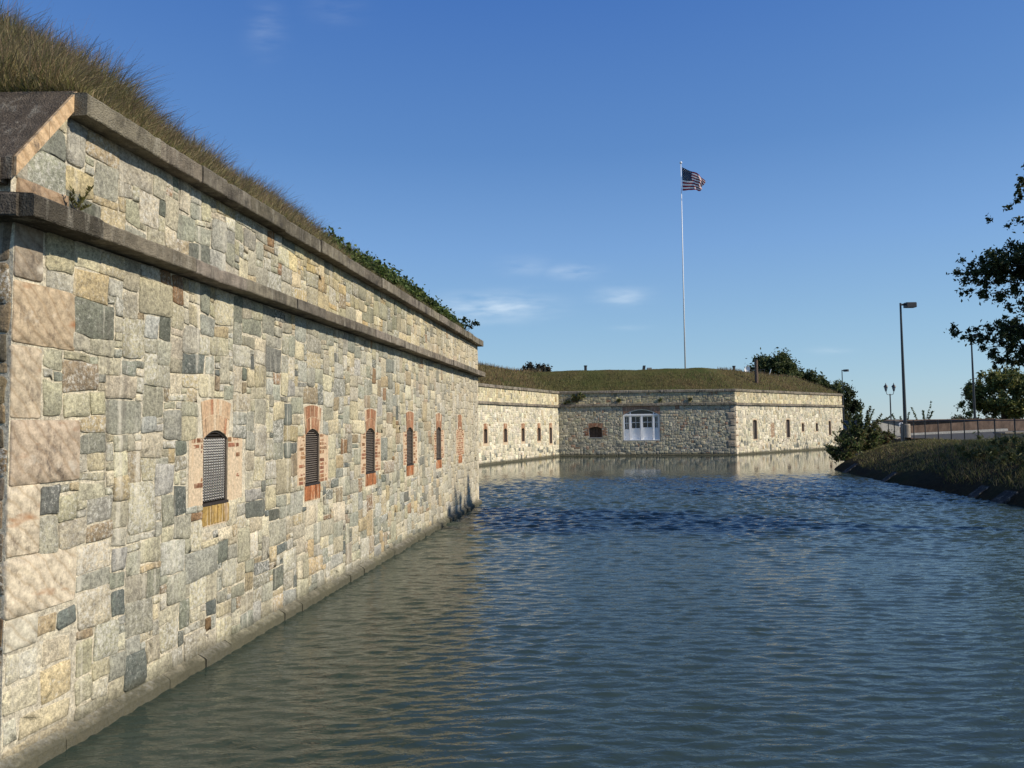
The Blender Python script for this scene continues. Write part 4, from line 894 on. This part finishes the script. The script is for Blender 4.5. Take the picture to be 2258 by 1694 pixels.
# shrubs
def shrub(name, label, base, clumps, size, cols, seed, cat='shrub', group=None, density=1, elong=2.2, tr=.03, stems=None):
    t = empty(name, base, label, cat, group); m = MB(); r = random.Random(seed)
    for (c, rr, nn) in (stems or clumps)[:30]:
        c = Vector(c); b = Vector(base)+Vector((r.uniform(-.2, .2), r.uniform(-.2, .2), -.1)); q = b.lerp(c, .5)+Vector((r.uniform(-.1, .1), 0, .1))
        m.tube([b, q, c], [tr, tr*.6, tr*.2], 5, caps=False)
    m.build('stems', M_BARK, t)
    v, f, c = leaves([c[0] for c in clumps], [c[1] for c in clumps], [max(2, int(c[2]*density)) for c in clumps], size, cols, seed=seed, elong=elong)
    npmesh('foliage', v, f, c, M_LEAF, t); return t
SHR = [(.10, .13, .045), (.075, .11, .035), (.14, .16, .06), (.15, .12, .06)]
def sprig(p, q, n=9, r=.12, per=9): return [(tuple(Vector(p).lerp(Vector(q), i/(n-1))), r*(1-.5*i/(n-1)), per) for i in range(n)]
shrub('bank_shrub', 'big straggly green shrub at the tip of the bank, covering the fort base', (21.9, 48.2, 1.0),
      crown_clumps((22.6, 48.6, 1.8), (1.3, 1.4, .8), 60, .34, 150, 21, .2)+sprig((22.2, 48, 2.6), (22.6, 48, 4.0))+sprig((22.8, 48, 2.6), (23.3, 48, 3.7))+sprig((22, 48, 2.4), (21.5, 48, 3.3))+sprig((23.1, 48, 2.7), (24.3, 48, 3.2))
      +sprig((22.4, 48, 2.6), (22.2, 48, 3.5))+sprig((21.9, 48, 2.3), (21.2, 48, 3.0))+sprig((22.9, 48, 2.6), (22.9, 48, 3.6))+sprig((23.2, 48, 2.5), (23.8, 48, 3.4))+sprig((22.5, 48, 2.6), (22.45, 48, 3.9), 12, .2, 14)+sprig((22.7, 48, 2.6), (23.1, 48, 3.9), 10, .16, 12)
      +crown_clumps((22.7, 48.2, 2.75), (.9, .6, .4), 14, .22, 45, 210), .10, SHR, 7)
shrub('bank_shrub', 'low leafy shrub leaning out over the water at the bank tip', (20.9, 47.2, .6),
      crown_clumps((21.1, 47.4, 1.15), (1.0, 1.0, .75), 26, .30, 170, 22)+sprig((20.8, 47, 1.6), (20.2, 47, 2.3))+sprig((20.6, 47, 1.2), (19.8, 47, 1.5))+sprig((20.6, 47, 1), (19.9, 47, 1.0)), .09, SHR, 8)
shrub('bank_shrub', 'reddish green shrub beside the left end of the chain-link fence', (24.3, 49.2, 1.5),
      crown_clumps((24.2, 49.4, 2.05), (1.1, 1.0, .55), 24, .30, 150, 23), .08, SHR+[(.13, .06, .035)], 9)
shrub('weedy_shrub', 'dark weedy plant hanging under the coping of the shaded fort wall', tuple(FC.P(1.7, 5.2, .05)),
      [(tuple(FC.P(1.7+x, 5.45+z, .22)), r, n) for x, z, r, n in [(0, 0, .28, 150), (.35, .1, .25, 120), (-.35, -.15, .25, 110), (.7, .15, .2, 80), (-.75, -.35, .22, 80), (-.3, .2, .22, 90), (.3, .35, .2, 80), (-1.1, -.5, .15, 40)]], .10, SHR, 10)
for k, (s_, z_) in enumerate([(5.65, 5.0), (9.45, 5.0), (12.2, 5.0)]):
    shrub('wall_tuft', ['small green tuft on the ledge above and left of the white door', 'small green tuft on the ledge just right of the white door', 'small green tuft on the ledge near the shaded wall\'s right end'][k], tuple(FC.P(s_, z_-.1, .05)),
          [(tuple(FC.P(s_+x, z_+z, .12)), .11, 40) for x, z in [(0, .1), (.12, .2), (-.1, .15), (0, .28)]], .07, SHR, 40+k, 'plant', 'tufts growing on the shaded wall ledge', tr=.01)
# little plant rooted on the near ledge: two leafy stems
t = empty('ledge_plant', tuple(FN.P(7.12, 4.98, .1)), 'small olive-leaved plant rooted on the dark stone ledge by the near corner', 'plant')
m = MB(); L = MB(); r = random.Random(4)
for k, (dx, dz, hh2) in enumerate([(.13, .34, 1), (-.08, .24, 1), (.03, .20, 1), (.12, .16, 1)]):
    b = FN.P(7.12, 4.98, .1); e = b+FN.d*dx*1.2+Vector((.03, 0, dz)); q = b.lerp(e, .5)+Vector((-.02, 0, .02)); m.tube([b, q, e], [.006, .004, .002], 5, caps=False)
    for i in range(46):
        w_ = r.uniform(.40, 1.03); p = b.lerp(q, w_*2) if w_ < .5 else q.lerp(e, w_*2-1); a_ = r.uniform(0, 6.28)
        d_ = Vector((math.cos(a_)*.7, math.sin(a_)*.7, .75)).normalized(); l = r.uniform(.03, .055); wv_ = d_.cross(Vector((r.gauss(0, 1), r.gauss(0, 1), r.gauss(0, 1)))).normalized()*.008
        kk = r.uniform(.7, 1.3); L.add([p, p+d_*l*.5+wv_, p+d_*l, p+d_*l*.5-wv_], [(0, 1, 2, 3)], (.12*kk, .115*kk, .035*kk, 1))
m.build('stems', M_BARK, t); L.build('foliage', M_LEAF, t)
# green creeper on the near rampart towards the far end
r = random.Random(31); cl = []
for i in range(300):
    s_ = r.uniform(15.0, 26.3); t_ = r.uniform(.1, 1.2); hgt_ = np.interp(s_, [15, 19, 22, 26.3], [.12, .30, .34, .16]); p = FN.P(s_, 0, -t_)
    cl.append(((p.x, p.y, float(near_z(np.array(p.x), np.array(p.y)))+hgt_*r.uniform(.2, 1)), .20, 70))
v, f, c = leaves([c[0] for c in cl], [c[1] for c in cl], [c[2] for c in cl], .085, [(.08, .115, .03), (.055, .09, .025), (.11, .14, .04)], seed=3, elong=1.3)
tag(npmesh('creeper', v, f, c, M_LEAF), kind='stuff')
bp_ = FN.P(26.0, 6.2, -.1)
shrub('vine_sprig', 'dark vine sprig sticking out past the coping near the bastion end', tuple(bp_),
      [(tuple(bp_+Vector((x, 0, z))), .075, 16) for x, z in [(.05, .2), (.1, .42), (.16, .5), (.3, .38), (.42, .30), (.5, .36), (.55, .30), (.22, .25), (.35, .18), (.6, .26)]], .085, [(.045, .07, .022), (.035, .055, .02)], 12, 'plant', tr=.012, elong=1.3)
# saplings behind the brown wall
for k, (pts, lab) in enumerate([((((34.2, 62, 1.7), (34.9, 62, 4.5)), ((34.1, 62, 2), (33.3, 62, 4.0)), ((34.3, 62, 2.6), (34.2, 62, 3.8)), ((34.4, 62, 2.6), (35.0, 62, 3.7))), 'thin leafy sapling with tall forked shoots behind the brown wall'),
                                ((((32.0, 61, 1.7), (32.5, 61, 3.6)), ((31.9, 61, 2), (31.1, 61, 3.5)), ((32, 61, 2), (31.8, 61, 3.3))), 'lower thin sapling behind the brown wall, nearer the tall lamp')]):
    cl = []
    for p, q in pts: cl += sprig(p, q, 14, .13, 10)
    shrub('sapling', lab, pts[0][0], cl, .09, [(.09, .12, .04), (.12, .15, .055)], 60+k, 'sapling', elong=2.6, stems=[(q, 0, 0) for p, q in pts], tr=.02)
# weeds on the near part of the bank
r = random.Random(8)
for k, (x, y, lab) in enumerate([(19.7, 28.5, 'pale grassy weed clump on the near bank slope, lowest and nearest the water'), (21.6, 30.5, 'leafy weed clump high on the near bank slope at the right edge'), (20.4, 32.6, 'leafy weed clump halfway up the bank slope'), (22.7, 33.6, 'weed clump against the foot of the fence at right')]):
    z = float(bank_z(np.array(x), np.array(y))); cl = [((x+r.gauss(0, .5), y+r.gauss(0, .7), z+r.uniform(.1, .45)), .22, 60) for _ in range(16)]
    shrub('weed_clump', lab, (x, y, z), cl, .07, [(.11, .13, .045), (.16, .15, .06), (.08, .10, .035)], 70+k, 'weeds', 'weed clumps on the bank slope', elong=3.2, tr=.008)
# far tree line over the wall at right
cl = []
r = random.Random(77)
for i in range(60):
    x = r.uniform(84, 104); cl.append(((x, 142+r.uniform(-1, 1), 2.2+r.uniform(0, 1.0)), .9, 120))
v, f, c = leaves([c[0] for c in cl], [c[1] for c in cl], [c[2] for c in cl], .3, [(.08, .09, .035), (.10, .06, .04), (.06, .075, .03)], seed=13)
tag(npmesh('distant_scrub', v, f, c, M_LEAF), kind='stuff')

# ================================================================== ROAD, WALL, FENCE
def sheet(name, pts, zf, m_, kind='structure'):
    mb = MB(); mb.add([(x, y, z) for x, y, z in pts], [tuple(range(len(pts)))]); o = mb.build(name, m_); o['kind'] = kind; return o
sheet('ramp_road', [(25.3, 44, 1.86), (25.0, 37.5, 1.86), (30, 34, 1.86), (48, 50, 1.98), (47, 66, 2.02), (42, 63.5, 2.02), (28.3, 55.3, 1.86), (26.2, 50.6, 1.86)], None, M_ASPH)
def line_wall(name, A, B, z0, z1, th, m_, label, cat, par=None, z0b=None, z1b=None):
    mb = MB(); d = Vector((B[0]-A[0], B[1]-A[1], 0)).normalized(); n_ = Vector((-d.y, d.x, 0))*th; a = Vector((*A, 0)); b = Vector((*B, 0)); z0b = z0 if z0b is None else z0b; z1b = z1 if z1b is None else z1b
    Z = lambda p, z: p+Vector((0, 0, z))
    mb.hexa([Z(a, z0), Z(b, z0b), Z(b+n_, z0b), Z(a+n_, z0), Z(a, z1), Z(b, z1b), Z(b+n_, z1b), Z(a+n_, z1)]); return mb
bw = empty('boundary_wall', (28.6, 56.3, 0), 'low stained brown concrete wall behind the sloping road, with grey left end', 'wall')
line_wall('', (29.4, 56.6), (41.6, 64.0), 1.6, 3.0, .25, 0, 0, 0, z1b=3.02).build('wall_panel', M_BROWNW, bw)
line_wall('', (26.3, 54.0), (29.4, 56.6), 1.6, 2.98, .24, 0, 0, 0).build('end_panel', M_CONCG, bw)
line_wall('', (41.6, 64.0), (62, 76), 1.6, 3.02, .25, 0, 0, 0).build('wall_panel', M_BROWNW, bw)
line_wall('', (26.3, 53.95), (41.6, 63.92), 2.995, 3.05, .34, 0, 0, 0, z0b=3.02, z1b=3.075).build('wall_cap', M_BROWNW, bw)
line_wall('', (28.1, 54.8), (41.8, 62.9), 1.84, 2.0, .35, 0, 0, 0, z0b=2.0, z1b=2.22).build('kerb', M_CONCG, bw)
bwt = empty('retaining_block', (26.6, 38.2, 1.6), 'pale concrete retaining block behind the fence at the right edge', 'concrete block')
m = MB(); m.box((25.4, 38.4, 1.5), (33, 39.2, 2.25)); m.box((25.3, 38.3, 2.25), (33, 39.3, 2.33)); m.build('block', M_CONC, bwt)
# chain-link fence
FP = [(1954.7, 51.5), (1967.5, 50.2), (1988, 49), (2010, 47.2), (2035, 45.4), (2063.6, 43.6), (2092, 42), (2121, 40.5), (2151, 39), (2188, 37.3), (2232, 35.6), (2280, 34.0)]
fz = []
for px, Y in FP: fz.append(((px-1129)/1640*Y*1.0+.05, Y))
fence = empty('chain_link_fence', (fz[0][0], fz[0][1], 1.7), 'low chain-link fence with thin dark posts along the bank crest', 'fence')
TOPZ = 2.95
for i, (x, y) in enumerate(fz):
    m = MB(); z = float(bank_z(np.array(x), np.array(y))); m.tube([(x, y, z-.2), (x, y, TOPZ)], .032, 8); m.lathe((x, y, TOPZ), [(.04, 0), (.04, .03), (.01, .06)], 8); m.build('post', M_POLE if i > 4 else M_LAMPP, fence)
m = MB(); m.tube([(x, y, TOPZ-.02) for x, y in fz], .022, 6); m.build('top_rail', M_POLE, fence)
m = MB(); w_ = .0022
for (x0, y0), (x1, y1) in zip(fz, fz[1:]):
    L_ = math.hypot(x1-x0, y1-y0); nn = int(L_/.10); H_ = 1.02; ux, uy = (x1-x0)/L_, (y1-y0)/L_
    for i in range(-10, nn):
        for sgn in (1, -1):
            a_, b_ = i*.10, i*.10+H_
            ta, tb = max(0, a_), min(L_, b_)
            if tb <= ta: continue
            za, zb = (ta-a_), (tb-a_)
            if sgn < 0: za, zb = H_-za, H_-zb
            z0_ = TOPZ-.04-H_
            m.add([(x0+ux*ta, y0+uy*ta, z0_+za-w_), (x0+ux*tb, y0+uy*tb, z0_+zb-w_), (x0+ux*tb, y0+uy*tb, z0_+zb+w_), (x0+ux*ta, y0+uy*ta, z0_+za+w_)], [(0, 1, 2, 3)])
m.build('wire_mesh', M_LAMPP, fence)
# concrete slabs of the revetment at the water's edge
r = random.Random(17)
for k, (y0, ln) in enumerate([(26.4, .8), (28.3, .6), (36.4, .5), (43.2, .6)]):
    xb = np.interp(y0, [25.7, 37, 46.6], [17.3, 18.25, 20.0]); m = MB(); d = Vector((.12, 1, 0)).normalized(); p = Vector((xb-.15, y0, -.08)); up = Vector((.75, -.05, .55))
    n_ = d.cross(up).normalized()*-.1; w1_ = r.uniform(.55, 1)
    q = [p, p+d*ln, p+d*ln+up*w1_, p+up*w1_]; m.hexa([a-n_ for a in q]+[a+n_*.6+Vector((0, 0, r.uniform(0, .03))) for a in q])
    tag(m.build('revetment_slab', M_BANKSLAB, org=tuple(p)), 'grey concrete slab tilted against the bank at the water line', 'concrete slab', 'concrete slabs along the foot of the bank')

# ================================================================== LAMPS, FLAG, SMALL THINGS
def area_lamp(loc, label):
    t = empty('parking_lamp', loc, label, 'street lamp', 'tall parking lot lamps'); x, y, z = loc
    m = MB(); m.lathe((x, y, z-.3), [(.30, 0), (.30, 1.22), (.27, 1.27), (.0, 1.27)], 24); m.build('concrete_base', M_CONC, t, smooth=False)
    m = MB(); m.box((x-.17, y-.17, z+.95), (x+.17, y+.17, z+1.0)); m.tube([(x, y, z+.95), (x, y, z+9.15)], [.115, .06], 14); m.build('pole', M_LAMPP, t)
    m = MB(); m.box((x-.05, y-.04, z+8.98), (x+.32, y+.04, z+9.10)); m.build('arm', M_POLE, t)
    m = MB(); a, b = .30, 1.0
    prof = [(a, -.21), (a+.04, -.25), (b-.05, -.25), (b, -.2), (b, .2), (b-.05, .25), (a+.04, .25), (a, .21)]
    vs = [(x+p, y+q, z+8.84) for p, q in prof]+[(x+p, y+q, z+9.14) for p, q in prof]+[(x+.02+p*.96, y+q*.9, z+9.17) for p, q in prof]; n_ = len(prof)
    m.add(vs, [tuple(range(n_-1, -1, -1)), tuple(range(2*n_, 3*n_))]+[(j*n_+i, j*n_+(i+1) % n_, (j+1)*n_+(i+1) % n_, (j+1)*n_+i) for j in (0, 1) for i in range(n_)])
    hd = m.build('lamp_head', M_POLE, t); m = MB(); m.box((x+.36, y-.18, z+8.825), (x+.94, y+.18, z+8.838)); m.build('lens', M_GLASS, hd); return t
L1 = area_lamp((26.36, 50, 1.78), 'tallest-looking bronze lamp post on a concrete base, behind the left part of the fence')
def dup(root, loc, rz, label):
    r = root.copy(); C.objects.link(r); r.location = loc; r.rotation_euler = (0, 0, rz); r['label'] = label
    for ch in list(root.children):
        c = ch.copy(); C.objects.link(c); c.parent = r
        for gch in ch.children: d = gch.copy(); C.objects.link(d); d.parent = c
    return r
dup(L1, (42.85, 69, 1.82), 0, 'bronze lamp post half hidden by the overhanging tree at the right')
dup(L1, (51.6, 116, 1.9), math.radians(-50), 'distant dark lamp post standing just past the right end of the fort')
# twin lantern
t = empty('lantern_post', (30.5, 60, 1.75), 'slim black lamp post with twin lanterns, left of the tallest-looking lamp', 'street lamp')
m = MB(); m.tube([(30.5, 60, 1.7), (30.5, 60, 2.4), (30.5, 60, 5.15)], [.10, .055, .045], 10); m.build('pole', M_POLE, t)
m = MB(); m.box((30.1, 59.7, 1.6), (30.9, 60.3, 2.98)); m.box((30.02, 59.62, 2.98), (30.98, 60.38, 3.10)); m.build('pier', M_CONCG, t)
m = MB(); m.tube([(30.18, 60, 5.35), (30.25, 60, 5.12), (30.5, 60, 5.05), (30.75, 60, 5.12), (30.82, 60, 5.35)], .025, 6); m.build('bracket', M_POLE, t)
for x in (30.18, 30.82):
    m = MB(); m.lathe((x, 60, 5.35), [(.05, 0), (.06, .05), (.05, .06)], 8); m.lathe((x, 60, 5.72), [(.19, 0), (.16, .05), (.08, .16), (.03, .2), (.035, .26), (.005, .34)], 8)
    for q in range(4):
        w2 = PI/4+q*PI/2; m.tube([(x+.06*math.cos(w2), 60+.06*math.sin(w2), 5.4), (x+.14*math.cos(w2), 60+.14*math.sin(w2), 5.73)], .012, 4)
    ln_ = m.build('lantern', M_POLE, t); m = MB(); m.lathe((x, 60, 5.41), [(.05, 0), (.125, .31)], 8); m.build('glass', simple('lantern_glass', (.25, .27, .28), .2, .5), ln_)
# flagpole and flag
t = empty('flagpole', (19.87, 85, 8.1), 'very tall slender white flagpole on top of the fort rampart', 'flagpole')
m = MB(); m.tube([(19.87, 85, 7.9), (19.88, 85, 20), (19.93, 85, 33.1)], [.09, .07, .04], 12); m.build('pole', M_WHITE, t, smooth=True)
m = MB(); m.lathe((19.93, 85, 33.1), [(.03, 0), (.10, .03), (.15, .12), (.15, .18), (.10, .27), (.0, .30)], 14); m.build('ball_finial', M_WHITE, t, smooth=True)
def flagpt(u, v):      # u along the fly 0..1, v 0 top .. 1 bottom
    top = [(0, 0), (.25, -.42), (.5, -.82), (.72, -1.22), (.88, -1.62), (1, -2.0)]; bot = [(0, -2.78), (.25, -2.83), (.5, -2.92), (.72, -3.02), (.88, -3.08), (1, -3.02)]
    W_ = [0, .25, .5, .72, .88, 1]
    zt = np.interp(u, W_, [p[1] for p in top]); zb = np.interp(u, W_, [p[1] for p in bot])
    x = 2.42*u*(1-.22*v*u)+.10*math.sin(v*9+u*6)*u; z = zt+(zb-zt)*v+.05*math.sin(u*15+v*4)*u; y = .30*math.sin(u*7.5+v*1.2)*u+.16*math.sin(u*17-v*5)*u*u-1.2*u
    return Vector((20.05+x, 85+y, 32.72+z))
fl = MB(); NU, NV = 48, 26
vs = [flagpt(i/NU, j/NV) for i in range(NU+1) for j in range(NV+1)]
RED, WHT, BLU = (.22, .012, .025, 1), (.66, .66, .68, 1), (.008, .011, .045, 1)
for i in range(NU):
    for j in range(NV):
        st_ = j//2; col = BLU if (i < NU*.40 and st_ < 7) else (RED if st_ % 2 == 0 else WHT)
        q = [i*(NV+1)+j, i*(NV+1)+j+1, (i+1)*(NV+1)+j+1, (i+1)*(NV+1)+j]; fl.add([vs[k] for k in q], [(0, 1, 2, 3)], col)
M_CLOTH = leafmat('flag_cloth', .2); _l = M_CLOTH.node_tree
for n_ in list(_l.nodes):
    if n_.type == 'TEX_NOISE': n_.inputs['Detail'].default_value = 0; n_.inputs['Scale'].default_value = .01
flag = fl.build('flag', M_CLOTH); tag(flag, 'stars and stripes flag streaming to the right from the flagpole top', 'flag')
sm_ = MB()
for rI in range(9):
    for cI in range(6 if rI % 2 == 0 else 5):
        u = .40*(cI*2+1+(rI % 2))/12; v = (7/13)*(rI+1)/10; p = flagpt(u, v)
        for oy in (-.012, .012):
            pts = [p+Vector((math.sin(k*PI/5)*(.055 if k % 2 == 0 else .022), oy, math.cos(k*PI/5)*(.055 if k % 2 == 0 else .022))) for k in range(10)]; sm_.add(pts, [tuple(range(10))], WHT)
o_ = sm_.build('stars', M_CLOTH, flag); o_['kind'] = 'stuff'
# things on the far rampart
def topz(x, y): return float(far_z(np.array(float(x)), np.array(float(y))))
def flue(x, y, w, h, label):
    z = topz(x, y); t = empty('vent_pipe', (x, y, z), label, 'vent pipe'); m = MB(); m.tube([(x, y, z-.3), (x, y, z+h)], w/2, 12); m.lathe((x, y, z+h-.08), [(w*.62, 0), (w*.62, .1)], 12); m.build('pipe', M_POLE, t)
    m = MB(); m.box((x-w*1.3, y-w*1.3, z-.2), (x+w*1.3, y+w*1.3, z+.12)); m.build('base', M_CONCG, t); return t
flue(7.95, 80, .30, .95, 'upright black vent pipe on the left part of the fort rampart')
flue(23.95, 80, .30, .75, 'short black vent pipe on the rampart right of the flagpole')
z = topz(9.05, 80); t = empty('hatch', (9.05, 80, z), 'low flat dark hatch box on the rampart beside the left vent pipe', 'hatch'); m = MB(); m.box((8.8, 79.8, z-.1), (9.3, 80.2, z+.2)); m.build('box', M_CONCG, t); m = MB(); m.box((8.7, 79.7, z+.2), (9.4, 80.3, z+.28)); m.build('lid', M_POLE, t)
z = topz(14.2, 80); t = empty('gun_mount_relic', (14.2, 80, z), 'leaning dark post with a small box beside it on the rampart crest', 'post'); m = MB()
m.hexa([(14.0, 79.9, z-.2), (14.28, 79.9, z-.2), (14.28, 80.1, z-.2), (14.0, 80.1, z-.2), (14.14, 79.9, z+.75), (14.42, 79.9, z+.75), (14.42, 80.1, z+.75), (14.14, 80.1, z+.75)]); m.build('leaning_post', M_POLE, t)
m = MB(); m.box((14.5, 79.8, z-.1), (15.0, 80.2, z+.3)); m.box((14.6, 79.75, z+.3), (15.05, 80.25, z+.5)); m.box((14.9, 79.8, z-.1), (15.4, 80.2, z+.14)); m.build('box', M_CONCG, t)
z = topz(24.7, 75); t = empty('timber_post', (24.7, 75, z), 'thick weathered timber post standing in the rampart grass at right', 'post'); m = MB(); m.tube([(24.7, 75, z-.6), (24.7, 75, 9.25)], .17, 14); m.build('post', M_WOOD, t); m = MB(); m.lathe((24.7, 75, 9.25), [(.19, 0), (.19, .05), (.1, .1)], 14); m.build('cap', M_POLE, t)
z = topz(27.5, 84); t = empty('platform_rail', (27.5, 84, z), 'low railing on a platform behind the timber post', 'railing')
for i in range(5): m = MB(); x = 26.6+i*.5; m.tube([(x, 84, z-.3), (x, 84, z+.75)], .025, 6); m.build('post', M_POLE, t)
for zz_ in (.4, .72): m = MB(); m.tube([(26.5, 84, z+zz_), (28.7, 84, z+zz_)], .02, 6); m.build('rail', M_POLE, t)
m = MB(); m.box((25.0, 83.8, z-.3), (28.8, 84.2, z+.12)); m.build('platform', M_POLE, t)
t = empty('satellite_dish', (26.3, 83.5, z), 'small white dish beside the platform railing', 'dish'); m = MB(); n_ = 14
m.lathe((0, 0, 0), [(.02, 0), (.18, .03), (.32, .10), (.40, .18), (.385, .19), (.30, .12), (.02, .02)], n_)
m.v = [(26.35+x*.8+zq*.5, 83.5-zq*.8, z+.75+y*.9+x*.2) for x, y, zq in m.v]; m.build('dish', M_WHITE, t); m = MB(); m.tube([(26.35, 83.6, z-.3), (26.35, 83.55, z+.7)], .03, 6); m.build('mast', M_POLE, t)
z = topz(29.8, 86); m = MB(); m.tube([(29.62, 86, z-.2), (30.05, 86, z+1.05)], .04, 8); tag(m.build('leaning_pole', M_WHITE, org=(29.62, 86, z)), 'thin white pole leaning right in front of the dark fort tree', 'pole')
# sign by the fence
t = empty('road_sign', (27.55, 52.8, 1.8), 'small round white sign split by a dark cross, left of the tall lamp base', 'sign'); m = MB(); m.tube([(27.55, 52.85, 1.7), (27.55, 52.85, 2.7)], .035, 8); m.build('post', M_POLE, t)
m = MB(); m.tube([(27.55, 52.80, 2.68), (27.55, 52.77, 2.68)], .19, 24); pl = m.build('plate', M_WHITE, t); m = MB(); m.box((27.53, 52.755, 2.50), (27.57, 52.765, 2.86)); m.box((27.37, 52.755, 2.66), (27.53, 52.765, 2.70)); m.box((27.57, 52.755, 2.66), (27.73, 52.765, 2.70)); m.build('cross', M_POLE, pl)
# parked cars
def car(loc, rz, paint, label, suv=False):
    t = empty('parked_car', loc, label, 'car', 'cars parked beyond the bank', rz); m = MB(); hw = .9; zr = 1.75 if suv else 1.42
    prof = [(-2.25, .35), (-2.28, .75), (-2.1, .98 if not suv else 1.1), (-1.25 if not suv else -2.0, 1.02 if not suv else 1.15), (-.75 if not suv else -1.75, zr-.02), (.55, zr), (1.25, 1.0 if not suv else 1.12), (2.15, .86 if not suv else 1.0), (2.3, .6), (2.25, .32)]
    n_ = len(prof); ins = [0 if z < 1.06 else .18 for x, z in prof]
    vs = [(x, -hw+k, z) for (x, z), k in zip(prof, ins)]+[(x, hw-k, z) for (x, z), k in zip(prof, ins)]
    m.add(vs, [tuple(range(n_-1, -1, -1)), tuple(range(n_, 2*n_))]+[(i, (i+1) % n_, n_+(i+1) % n_, n_+i) for i in range(n_)]); body = m.build('body', paint, None); body.parent = t
    m = MB()
    for sg in (-1, 1):
        xa, xb = (-1.1, 1.0) if not suv else (-1.85, 1.0); y0 = sg*(hw+.004); y1 = sg*(hw-.174); zb_ = 1.05 if not suv else 1.17
        m.add([(xa, y0-sg*.02, zb_), (xb, y0-sg*.02, zb_), (xb-.6, y1, zr-.1), (xa+.4, y1, zr-.1)], [(0, 1, 2, 3)])
    o = m.build('side_windows', M_GLASS, None); o.parent = t
    for x in (-1.4, 1.4):
        for y in (-.82, .82):
            m = MB(); m.tube([(x, y-.1, .33), (x, y+.1, .33)], .33, 18); wh = m.build('wheel', M_TYRE, None); wh.parent = t; m = MB(); m.tube([(x, y-.11, .33), (x, y+.11, .33)], .19, 14); rm = m.build('rim', M_LATT, None); rm.parent = wh
    for y in (-.7, .7):
        m = MB(); m.box((2.2, y-.15, .62), (2.32, y+.15, .74)); o = m.build('headlight', M_WHITE, None); o.parent = t
    return t
car((53.2, 108, 1.30), .15, M_CARW, 'white parked car low behind the bank shrubs, right of the fort')
car((50.7, 111, 1.42), -1.2, M_CARB, 'dark blue parked sport utility car at the right end of the fort', True)
m = line_wall('', (56, 128), (90, 128), 1.3, 2.25, .4, 0, 0, 0); tag(m.build('sea_wall', M_POLE, org=(56, 128, 1.3)), 'dark low wall at the sea edge behind the white car', 'wall')
